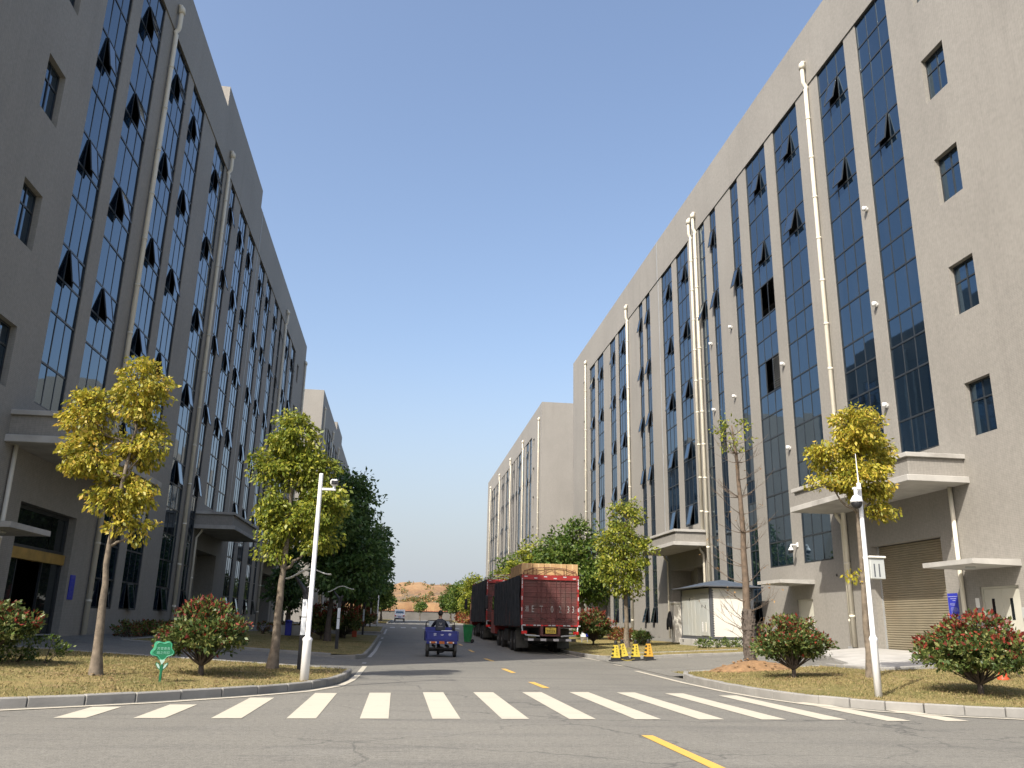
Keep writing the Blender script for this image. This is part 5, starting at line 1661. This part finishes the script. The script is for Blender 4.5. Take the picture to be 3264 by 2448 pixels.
# ------------------------------------------------------------------ prefabricated substation beside the right block
SB = wthing('substation_cabinet', 'white and grey walk-in substation cabinet with a blue hipped roof', 'electrical cabinet', (15.65, 41.2, .55))
def sp(mb, n, m, parent=None): return part(mb, n, M_[m], parent or SB)
X0, X1, Y0, Y1, Z0, Z1 = 14.6, 16.72, 39.15, 43.3, .9, 3.15
mb = MB(); mb.bbox(X0-.12, X1+.12, Y0-.12, Y1+.12, .3, .78, .02); pl = sp(mb, 'plinth', 'light_concrete')
mb = MB(); mb.box(X0-.122, X0-.119, 40.5, 40.68, .6, .74); mb.box(X0-.122, X0-.119, 42.8, 42.95, .6, .74); sp(mb, 'plinth_vent', 'ink_black')
mb = MB(); mb.box(X0-.03, X1+.03, Y0-.03, Y1+.03, .781, Z0); sp(mb, 'base_frame', 'cabinet_dark')
mb = MB(); mb.box(X0+.02, X1-.02, Y0+.02, Y1-.02, Z0, Z1); sp(mb, 'cabinet_body', 'cabinet_grey')
mb = MB(); mb.bbox(X0+.14, X1-.14, Y0-.02, Y0+.019, Z0+.02, Z1-.02, .006); sp(mb, 'end_panel', 'cabinet_white')
mb = MB(); mb.box(X0+.01, X1-.01, Y0+.001, Y0+.018, Z1-.3, Z1-.001); sp(mb, 'top_fascia', 'cabinet_grey')
mb = MB(); mb.bbox(15.05, 15.55, Y0-.05, Y0-.021, 2.74, 2.98, .01); v = sp(mb, 'air_vent', 'cabinet_white')
for k in range(5):
    mb = MB(); z = 2.78+.038*k; mb.box(15.1, 15.5, Y0-.058, Y0-.051, z, z+.018); sp(mb, 'vent_slat', 'cabinet_grey', v)
for x in (X0, X1):                                                # toothed corner posts
    s = 1 if x == X0 else -1
    mb = MB(); mb.box(x-.02*s, x+.09*s, Y0-.03, Y0+.08, Z0, Z1+.02)
    n = 20
    for k in range(n):
        z = Z0+.06+(Z1-Z0-.1)*k/n
        mb.box(x+.09*s, x+.16*s, Y0-.03, Y0-.0205, z, z+.05)
    sp(mb, 'corner_post', 'cabinet_dark')
mb = MB(); mb.box(X0-.02, X0+.08, Y1-.08, Y1+.03, Z0, Z1+.02); sp(mb, 'corner_post', 'cabinet_dark')
for y0, y1, rec in ((39.28,40.5,True),(40.56,41.15,False),(41.2,41.65,False),(41.7,42.2,False),(42.25,43.2,False)):
    if rec:
        mb = MB(); mb.bbox(X0-.035, X0+.019, y0, y1, Z0+.03, Z1-.28, .01); f = sp(mb, 'door_surround', 'cabinet_grey')
        ym = (y0+y1)/2
        for a, b in ((y0+.12, ym-.005), (ym+.005, y1-.16)):
            mb = MB(); mb.bbox(X0-.055, X0-.036, a, b, Z0+.06, Z1-.62, .006); d = sp(mb, 'cabinet_door', 'cabinet_grey')
            c = (a+b)/2
            mb = MB(); mb.box(X0-.059, X0-.0555, c-.06, c+.06, Z0+.25, Z0+.68); sg = sp(mb, 'warning_plate', 'ink_white', d)
            for q in range(5):
                mb = MB(); mb.box(X0-.0605, X0-.0592, c-.025, c+.025, Z0+.29+.075*q, Z0+.335+.075*q); sp(mb, 'warning_mark', 'cone_yellow' if a < 39.8 else 'chalk_white', d)
            mb = MB(); mb.box(X0-.06, X0-.0555, c-.03, c+.03, Z1-.9, Z1-.78) if a < 40 else mb.box(X0-.06, X0-.0555, c+.1, c+.12, Z0+1.0, Z0+1.1); sp(mb, 'lock', 'ink_black', d)
    else:
        mb = MB(); mb.bbox(X0-.02, X0+.019, y0, y1, Z0+.03, Z1-.3, .008); d = sp(mb, 'cabinet_door', 'cabinet_grey')
        if 41.6 < y0 < 42.0:
            mb = MB(); mb.box(X0-.025, X0-.0205, y0+.2, y0+.28, Z1-.55, Z1-.4); sp(mb, 'lock', 'ink_black', d)
mb = MB()                                                         # hipped roof
e = .38; zt = Z1+.06; zr = Z1+.44
B = [(X0-e,Y0-e,zt),(X1+e,Y0-e,zt),(X1+e,Y1+e,zt),(X0-e,Y1+e,zt)]
Rg = [((X0+X1)/2, Y0+1.0, zr), ((X0+X1)/2, Y1-1.0, zr)]
mb.poly([B[0], B[1], Rg[0]]); mb.poly([B[2], B[3], Rg[1]]); mb.quad(B[1], B[2], Rg[1], Rg[0]); mb.quad(B[3], B[0], Rg[0], Rg[1])
mb.poly(B[::-1])
sp(mb, 'roof', 'roof_blue')
mb = MB()
for a, b in zip(B, B[1:]+B[:1]):
    a, b = Vector(a), Vector(b); mb.tube([a, b], .035, 6)
sp(mb, 'roof_edge', 'cabinet_dark')
# meter cabinet and the black coat at its left
mb = MB(); mb.bbox(14.35, 14.75, 43.75, 44.3, .55, 2.5, .01); mb.bbox(14.3, 14.8, 43.7, 44.35, 2.5, 2.6, .01); mb.box(14.345, 14.349, 44.0, 44.02, .7, 2.4)
tag(mb.build('meter_cabinet', M_['cabinet_white']), 'narrow white metal cabinet at the left end of the substation', 'electrical cabinet')
def coat():
    root = wthing('hanging_coat', 'black hooded coat hanging beside the narrow white cabinet', 'coat', (14.2, 44.1, 1.1))
    V = [(14.24,44.08,2.12),(14.2,44.12,1.98),(14.2,44.12,1.84),(14.2,44.14,1.55),(14.2,44.16,1.3),(14.19,44.3,1.75),(14.19,44.42,1.45),(14.19,44.45,1.16),(14.19,44.02,1.7),(14.19,43.95,1.45),(14.19,43.93,1.2)]
    E = [(0,1),(1,2),(2,3),(3,4),(2,5),(5,6),(6,7),(2,8),(8,9),(9,10)]
    me = skin_body('coat_body', V, E, [.05,.1,.07,.17,.14,.09,.08,.06,.08,.08,.06], 2)
    me.materials.append(M_['cloth_dark'])
    o = bpy.data.objects.new('coat_body', me); COL.objects.link(o); adopt(o, root)
coat()

# ------------------------------------------------------------------ camera poles
def dome_camera(parent_root, x, y, z, s=1.0, mats=('paint_white_pole', 'black_plastic')):
    mb = MB(); mb.lathe([(.03*s,.2*s),(.035*s,.12*s),(.06*s,.11*s),(.1*s,.05*s),(.125*s,0),(.125*s,-.03*s)][::-1], (x, y, z), 18)
    h = part(mb, 'camera_hood', M_[mats[0]], parent_root, True)
    mb = MB(); prof = [(.112*s*math.cos(a), -.031*s-.13*s*math.sin(a)) for a in np.linspace(0, PI/2*.98, 8)]
    mb.lathe(prof[::-1], (x, y, z), 18); part(mb, 'camera_dome', M_[mats[1]], parent_root, True)
PLb = wthing('camera_pole', 'white camera pole standing on the left lawn', 'pole', (-1.78, 18.15, .14))
mb = MB(); mb.lathe([(.09,-.2),(.09,.75),(.1,.78),(.1,.81),(.052,.86),(.047,3.2),(.043,4.16),(.039,4.2)], (-1.78,18.15,.14), 16); part(mb, 'pole_shaft', M_['paint_white_pole'], PLb, True)
mb = MB(); mb.bbox(-1.74, -1.45, 18.12, 18.18, 3.98, 4.03, .008); part(mb, 'bracket_arm', M_['paint_white_pole'], PLb)
mb = MB(); mb.bbox(-1.57, -1.41, 18.06, 18.22, 4.09, 4.22, .03); mb.tube([(-1.49,18.14,4.03),(-1.49,18.14,4.1)], .03, 8); part(mb, 'camera_head', M_['paint_white_pole'], PLb)
mb = MB(); mb.bbox(-1.55, -1.40, 18.045, 18.059, 4.1, 4.19, .008); mb.cyl((-1.48,18.02,4.14), .03, .03, 10, 0, 'y'); part(mb, 'camera_lens', M_['black_plastic'], PLb)
PRb = wthing('camera_pole', 'white pole with a dome camera on the right lawn', 'pole', (8.88, 15.35, .16))
mb = MB(); mb.lathe([(.068,-.2),(.068,.98),(.078,1.01),(.078,1.04),(.046,1.1),(.043,2.6),(.04,3.9),(.04,3.97)], (8.88,15.35,.16), 16); part(mb, 'pole_shaft', M_['paint_white_pole'], PRb, True)
mb = MB(); mb.tube([(8.88,15.35,4.12),(8.87,15.35,4.72)], [.014,.006], 6); part(mb, 'antenna', M_['paint_white_pole'], PRb)
mb = MB(); mb.bbox(8.7, 8.86, 15.22, 15.3, 3.98, 4.03, .01); mb.tube([(8.74,15.24,4.0),(8.74,15.24,3.9)], .035, 10); part(mb, 'bracket_arm', M_['paint_white_pole'], PRb)
dome_camera(PRb, 8.74, 15.24, 3.76, .95)
fp = wthing('camera_pole', 'thin white pole far down the left side near the side street', 'pole', (-1.8, 80.9, .86))
mb = MB(); mb.lathe([(.09,-.2),(.09,.7),(.06,.75),(.045,3.9)], (-1.8,80.9,.86), 10); part(mb, 'pole_shaft', M_['paint_white_pole'], fp, True)
mb = MB(); mb.bbox(-1.8, -1.5, 80.86, 80.94, 4.6, 4.66, .01); part(mb, 'bracket_arm', M_['paint_white_pole'], fp)
fp = wthing('camera_pole', 'slim white pole on the shaded left lawn before the sunlit end wall', 'pole', (-5.2, 62.0, .6))
mb = MB(); mb.lathe([(.07,-.2),(.07,.7),(.05,.75),(.04,3.3)], (-5.2,62,.6), 10); part(mb, 'pole_shaft', M_['paint_white_pole'], fp, True)
mb = MB(); mb.bbox(-5.2, -4.95, 61.96, 62.04, 3.8, 3.86, .01); part(mb, 'bracket_arm', M_['paint_white_pole'], fp)
# white equipment box on the yellow tree
bx = wthing('equipment_box', 'white equipment box strapped to the trunk behind the camera pole', 'equipment box', (11.05, 18.85, 2.55))
mb = MB(); mb.bbox(10.92, 11.28, 18.7, 18.95, 2.5, 2.98, .012); part(mb, 'box_body', M_['cabinet_grey'], bx)
mb = MB(); mb.bbox(10.89, 11.31, 18.66, 18.97, 2.98, 3.03, .01); part(mb, 'box_lid', M_['cabinet_white'], bx)
for k in range(2):
    mb = MB(); mb.box(11.0+.12*k, 11.03+.12*k, 18.695, 18.699, 2.55, 2.85); part(mb, 'box_slot', M_['cabinet_dark'], bx)
# cameras and notices on the right block
wc = wthing('wall_camera', 'white dome camera on the pier of the right block between two window strips', 'camera', (17.5, 35.85, 4.9))
mb = MB(); mb.bbox(17.22, 17.53, 35.8, 35.86, 4.93, 4.99, .01); mb.bbox(17.5, 17.548, 35.74, 35.92, 4.86, 5.06, .01); part(mb, 'bracket_arm', M_['paint_white_pole'], wc)
dome_camera(wc, 17.22, 35.83, 4.74, .95)
ns = wthing('notice_board', 'tall blue notice board on the pier right of the roller door', 'notice board', (17.5, 25.4, 1.69))
mb = MB(); mb.box(17.52, 17.548, 25.14, 25.64, 1.66, 2.54); part(mb, 'board', M_['blue_sign'], ns)
def line_marks(root, x, y0, y1, z, h, seed, mat='ink_white', name='notice_line'):
    # a printed line too small to read: short uneven strokes
    r = random.Random(seed); mb = MB(); y = y0
    while y < y1-.008:
        w = min(r.uniform(.012, .03), y1-y)
        mb.box(x-.001, x+.001, y, y+w*.85, z-h*r.uniform(.14, .26), z+h*r.uniform(.14, .26)); y += w
    tag(part(mb, name, M_[mat], root), kind='stuff')
for q, (a, b, dz, hh) in enumerate([(.02,.47,.10,.035),(.08,.36,.165,.04),(.12,.28,.22,.035),(.16,.42,.31,.02),(.16,.42,.345,.02),(.18,.4,.38,.02),(.12,.38,.44,.02),(.05,.42,.475,.02),(.03,.4,.51,.02),(.03,.4,.545,.02),(.3,.38,.58,.02),(.2,.38,.615,.02),(.1,.36,.65,.02),(.04,.4,.75,.03)]):
    line_marks(ns, 17.517, 25.14+a, 25.14+b, 2.54-dz, hh, q, 'notice_print')
nb = wthing('notice_sheet', 'white paper notice on the wall left of the cream double door', 'notice', (17.49, 24.2, 2.08))
mb = MB(); mb.box(17.488, 17.497, 24.1, 24.27, 2.08, 2.36); part(mb, 'paper', M_['paper'], nb)
lb = wthing('notice_board', 'small dark blue vertical sign right of the glazed entrance on the left block', 'notice board', (-10.9, 30.55, 1.8))
mb = MB(); mb.box(-10.948, -10.92, 30.42, 30.86, 1.8, 2.6); part(mb, 'board', M_['blue_sign'], lb)
for k in range(5): line_marks(lb, -10.917, 30.56, 30.72, 2.5-.15*k, .09, 40+k, 'sign_blue_pale')
mb = MB(); mb.tube([(17.545,32.6,3.45),(17.5,32.55,3.5),(17.46,32.45,3.5)], .03, 6); mb.tube([(17.54,32.2,3.42),(17.53,31.9,3.38)], .015, 5)
tag(mb.build('wall_cable', M_['black_plastic']), 'small black cable and fitting on the wall under the big canopy shadow', 'cable')
hb = wthing('hydrant_box', 'small grey wall box at the right picture edge beside the double door', 'wall box', (17.45, 22.1, 1.8))
mb = MB(); mb.bbox(17.36, 17.5, 21.95, 22.2, 1.75, 2.05, .01); part(mb, 'box_body', M_['cabinet_grey'], hb)

# ------------------------------------------------------------------ hydrant, flower sign, lamps, posts, bins
hy = thing('fire_hydrant', 'orange-red fire hydrant behind the largest shrub on the right', 'hydrant', (13.18, 17.7, zlawn(13.18, 17.7)))
mb = MB(); mb.lathe([(.12,-.05),(.12,.04),(.085,.06),(.085,.42),(.1,.43),(.1,.47),(.07,.52),(.03,.56),(.03,.6)], (0,0,0), 16); part(mb, 'hydrant_body', M_['hydrant_red'], hy, True)
mb = MB(); mb.cyl((-.14,0,.33), .045, .28, 10, 0, 'x'); mb.cyl((0,-.15,.28), .06, .1, 10, 0, 'y'); part(mb, 'outlet', M_['hydrant_red'], hy, True)

sg = thing('lawn_sign', 'green flower-shaped keep-off-the-grass sign on the left lawn', 'sign', (-4.14, 16.5, zlawn(-4.14, 16.5)), .12)
def blob(R, cx, cz, n=60, wob=.14):
    return [(cx+R*(1+wob*math.cos(5*a+PI/2*1.0))*math.cos(a)*1.05, cz+R*(1+wob*math.cos(5*a+PI/2*1.0))*math.sin(a)*.92) for a in (2*PI*i/n for i in range(n))]
def rot5(pts, cx, cz, ang):
    c, s = math.cos(ang), math.sin(ang); return [(cx+(x-cx)*c-(z-cz)*s, cz+(x-cx)*s+(z-cz)*c) for x, z in pts]
mb = MB(); mb.prism(blob(.165, 0, .54), -.02, .02); part(mb, 'sign_face', M_['sign_green'], sg)
mb = MB(); mb.prism(blob(.172, -.03, .545), .03, .06); part(mb, 'sign_back', M_['sign_green_light'], sg)
P5 = [(x, -.021, z) for x, z in blob(.152, 0, .54)]
mb = MB(); mb.tube(P5+[P5[0]], .006, 6); part(mb, 'sign_outline', M_['sign_green_light'], sg)
text('芳草青青', .056, 'sign_green_pale', sg, facing_south(0, -.022, .57), 'sign_text', .001)
text('踏之何忍', .056, 'sign_green_pale', sg, facing_south(0, -.022, .5), 'sign_text', .001)
mb = MB(); mb.bbox(-.022, .022, -.02, .02, -.2, .4, .006); part(mb, 'stem', M_['sign_green'], sg)
mb = MB(); mb.prism([(-.05,.385),(.05,.385),(.015,.32),(-.0,.3),(-.015,.32)], -.025, -.021); part(mb, 'leaf_mark', M_['sign_mint'], sg)
for s in (-1, 1):
    q = [(s*.02,.2),(s*.07,.24),(s*.11,.31),(s*.1,.34),(s*.05,.32),(s*.02,.26)]
    mb = MB(); mb.prism(q if s > 0 else q[::-1], -.016, .016); part(mb, 'leaf', M_['sign_green'], sg)
    q = [(s*.03,.225),(s*.065,.255),(s*.095,.31),(s*.085,.325),(s*.05,.3),(s*.03,.26)]
    mb = MB(); mb.prism(q if s > 0 else q[::-1], -.022, -.0165); part(mb, 'leaf_mark', M_['sign_mint'], sg)

def wave_lamp(label, x, y, h=1.95):
    z = zlawn(x, y)
    t = thing('garden_lamp', label, 'lamp', (x, y, z)); t['group'] = 'black garden lamps with wavy tops'
    mb = MB(); mb.bbox(-.065, .065, -.065, .065, -.2, h-.25, .006); part(mb, 'post', M_['black_steel'], t)
    for za, zb in ((.78,1.18),(1.2,1.6)):
        mb = MB(); mb.box(.0, .055, -.072, -.0655, za, zb); mb.box(-.055, .0, -.0721, -.0656, za, zb); part(mb, 'light_panel', M_['lamp_panel'], t)
    mb = MB(); mb.tube([(0,0,h-.3),(-.05,0,h-.12),(-.32,0,h+.22)], [.07,.06,.022], 8); mb.tube([(0,0,h-.3),(.04,0,h-.1),(.12,0,h-.02)], [.07,.07,.05], 8); part(mb, 'arm', M_['black_steel'], t)
    mb = MB(); N = 20; a = []
    for i in range(N+1):
        u = i/N; xx = -.5+1.05*u; zz = h+.22+.13*u+.085*math.sin((u-.25)*2*PI)
        a.append((xx, zz))
    for (xa, za), (xb, zb) in zip(a, a[1:]):
        for y0, y1 in ((-.16, .16),):
            mb.quad((xa,y0,za),(xb,y0,zb),(xb,y1,zb),(xa,y1,za)); mb.quad((xa,y0,za-.025),(xa,y1,za-.025),(xb,y1,zb-.025),(xb,y0,zb-.025))
            mb.quad((xa,y0,za-.025),(xb,y0,zb-.025),(xb,y0,zb),(xa,y0,za)); mb.quad((xa,y1,za),(xb,y1,zb),(xb,y1,zb-.025),(xa,y1,za-.025))
    for k in (0, N): mb.quad((a[k][0],-.16,a[k][1]-.025),(a[k][0],.16,a[k][1]-.025),(a[k][0],.16,a[k][1]),(a[k][0],-.16,a[k][1]))
    part(mb, 'wave_top', M_['lamp_arc'], t)
wave_lamp('black wavy-topped garden lamp right behind the white camera pole', -2.2, 21.2)
wave_lamp('second black wavy-topped garden lamp standing on the shaded lawn', -2.35, 35.8, 2.1)
wave_lamp('third black wavy-topped garden lamp along the left lawn', -2.3, 61.0, 2.1)
wave_lamp('fourth black wavy-topped garden lamp along the left lawn', -2.3, 76.4, 2.1)
for x, y, h, lab in ((-2.51, 53.65, 2.85, 'orange-red square post between the second and third garden lamps'), (-2.95, 68.2, 2.3, 'farther orange-red square post on the left lawn')):
    z = zlawn(x, y); t = thing('red_post', lab, 'post', (x, y, z))
    mb = MB(); mb.bbox(-.14, .14, -.14, .14, -.2, h, .01); part(mb, 'post_shaft', M_['post_red'], t)
    mb = MB(); mb.bbox(-.17, .17, -.17, .17, h, h+.06, .01); part(mb, 'post_cap', M_['post_red'], t)
bb = thing('litter_bin', 'blue litter bin on the shaded left lawn before the hedge', 'bin', (-6.0, 50.0, zlawn(-6, 50)))
mb = MB(); mb.bbox(-.17, .17, -.15, .15, .0, .72, .03); part(mb, 'bin_body', M_['bin_blue'], bb)
mb = MB(); mb.lathe([(.2,.72),(.22,.76),(.16,.82),(.04,.84)], (0,0,0), 14); part(mb, 'lid', M_['bin_blue'], bb, True)
mb = MB(); mb.box(-6.75, -5.2, 50.6, 50.7, zlawn(-6, 50)-.1, zlawn(-6, 50)+.55); tag(mb.build('low_wall', M_['light_concrete']), 'low grey wall behind the blue litter bin', 'wall')
sb = thing('sign_board', 'small blue and white board on the lawn right of the nearer truck', 'sign', (11.0, 50.0, zlawn(11, 50)))
mb = MB(); mb.box(-.3, .0, 0, .03, .3, .6); part(mb, 'white_panel', M_['ink_white'], sb)
mb = MB(); mb.box(.002, .16, 0, .03, .3, .65); part(mb, 'blue_panel', M_['blue_sign'], sb)
mb = MB(); mb.box(-.25, -.21, .03, .06, -.1, .58); mb.box(.08, .12, .03, .06, -.1, .63); part(mb, 'sign_legs', M_['grey_steel'], sb)

# ------------------------------------------------------------------ white van far down the street
vn = thing('minivan', 'small white van driving away far down the left lane', 'van', (.42, 149.5, zroad(149.5)))
mb = MB()
prof = [(0,.3),(0,.95),(.12,1.1),(.28,1.72),(.5,1.8),(2.6,1.78),(3.3,1.15),(3.8,1.0),(3.85,.3)]
w = .8
mb.poly([(-w, y, z) for y, z in prof]); mb.poly([(w, y, z) for y, z in reversed(prof)])
for (a, b), (c, d) in zip(prof, prof[1:]+prof[:1]): mb.quad((-w, a, b), (w, a, b), (w, c, d), (-w, c, d))
part(mb, 'van_body', M_['van_white'], vn)
mb = MB(); mb.quad((-.62,.14,1.2),(.62,.14,1.2),(.58,.25,1.6),(-.58,.25,1.6)); part(mb, 'rear_window', M_['glass_clear_dark'], vn)
for s in (-1, 1):
    mb = MB(); mb.bbox(s*.66-.1, s*.66+.1, -.03, .0, .75, .98, .01); part(mb, 'tail_lamp', M_['lamp_red'], vn)
    for y in (.6, 3.1): wheel(vn, s*.7, y, .29, .29, .18, s)
mb = MB(); mb.bbox(-.78, .78, -.07, -.005, .3, .5, .02); part(mb, 'bumper', M_['black_plastic'], vn)
mb = MB(); mb.box(-.25, .25, -.012, -.006, .62, .74); part(mb, 'number_plate', M_['blue_sign'], vn)
vn.scale = (1.1, 1.1, 1.1)

# ------------------------------------------------------------------ boundary wall and the cut hill behind
bw = wthing('boundary_wall', 'old grey boundary wall with red tile coping closing the far end of the street', 'wall', (10, 237, 1.6))
mb = MB(); mb.box(-60, 80, 237, 237.3, .8, 4.0); part(mb, 'wall_panel', M_['wall_old'], bw)
mb = MB(); mb.prism([(-60,4.0),(80,4.0),(80,4.06),(-60,4.06)], 236.8, 237.5)
for k in range(260):
    x = -30+.33*k; mb.tube([(x,236.75,4.08),(x,237.5,4.16)], .09, 6)
part(mb, 'tile_coping', M_['red_brick_tile'], bw)
def hill():
    m, nt, b = nodes_of('hill_earth')
    v = coords(nt)
    col = ramp(nt, noise(nt, v, .09, 7, .65), [(.3, (.13,.066,.033)), (.5, (.21,.12,.056)), (.72, (.27,.17,.085))])
    scrub = ramp(nt, noise(nt, coords(nt, (1,1,1.8)), .16, 8, .72), [(.44, 0.0), (.54, .9)])
    sep = nt.nodes.new('ShaderNodeSeparateXYZ'); nt.links.new(coords(nt), sep.inputs[0])
    band = ramp(nt, sep.outputs[2], [(0, 0), (1, 1)])
    mr = nt.nodes.new('ShaderNodeMapRange'); mr.inputs[1].default_value = 7.0; mr.inputs[2].default_value = 8.5; nt.links.new(sep.outputs[2], mr.inputs[0])
    mr2 = nt.nodes.new('ShaderNodeMapRange'); mr2.inputs[1].default_value = 13.5; mr2.inputs[2].default_value = 10.5; nt.links.new(sep.outputs[2], mr2.inputs[0])
    g1 = mix(nt, 1.0, mr.outputs[0], mr2.outputs[0], 'MULTIPLY')
    col = mix(nt, mix(nt, 1.0, scrub, g1, 'MULTIPLY'), col, (.085, .068, .045))
    gully = noise(nt, coords(nt, (1.6,1.6,.05)), .9, 6, .7)
    col = mix(nt, ramp(nt, gully, [(.5, 0.0), (.65, .5)]), col, (.27, .19, .085))
    nt.links.new(col, b.inputs['Base Color']); b.inputs['Roughness'].default_value = .95
    bump(nt, b, noise(nt, v, .5, 6), .6, .6)
    g = np.random.default_rng(4)
    NX, NY = 120, 70
    xs = np.linspace(-140, 170, NX); ys = np.concatenate([np.linspace(262, 300, 12), np.linspace(300.3, 304, 10), np.linspace(305, 430, NY-22)])
    def h(x, y):
        top = 15.0*math.exp(-((x-6)/26)**2*(.5 if x > 6 else .8))+4.0*math.exp(-((x-60)/50)**2)+3.0*math.exp(-((x+70)/40)**2)
        edge = 301.5+1.2*math.sin(x*.35)+.7*math.sin(x*.9+1)+1.5*math.sin(x*.07)
        cliff = 6.2/(1+math.exp(-(y-edge)*2.6))
        rise = max(0, min(1, (y-308)/38)); rise = rise*rise*(3-2*rise)
        bumpy = .35*math.sin(x*.31+y*.11)+.25*math.sin(x*.7-y*.27)
        return 1.7+cliff+(top*.5)*rise+bumpy*(.3+rise)
    mb = MB()
    mb.v = [(x, y, h(x, y)) for y in ys for x in xs]
    for j in range(len(ys)-1):
        for i in range(NX-1):
            a = j*NX+i; mb.f.append((a, a+1, a+1+NX, a+NX)); mb.m.append(0)
    struct(mb.build('hill', m, smooth=True))
    # scrub on the terrace
    r = random.Random(5); L = []
    for k in range(420):
        x = r.uniform(-60, 90); y = r.choice([r.uniform(304, 320), r.uniform(304, 345)])
        s = r.uniform(.35, 1.0); L.append((x, y, h(x, y)+s*.3, s*1.3, s, s*.6))
    v, f, mi, cc = leaf_cloud(L, 4200, 9, .55, 6, .2, .3, lambda b, g: np.full(len(b), .55))
    o = bpy.data.objects.new('scrub', leaf_mesh('scrub', v, f, mi, [M_['leaf_dark'], M_['dry_twig_leaf']])); COL.objects.link(o)
    tag(o, 'brown and green scrub scattered over the cut hillside', 'scrub', kind='stuff')
hill()
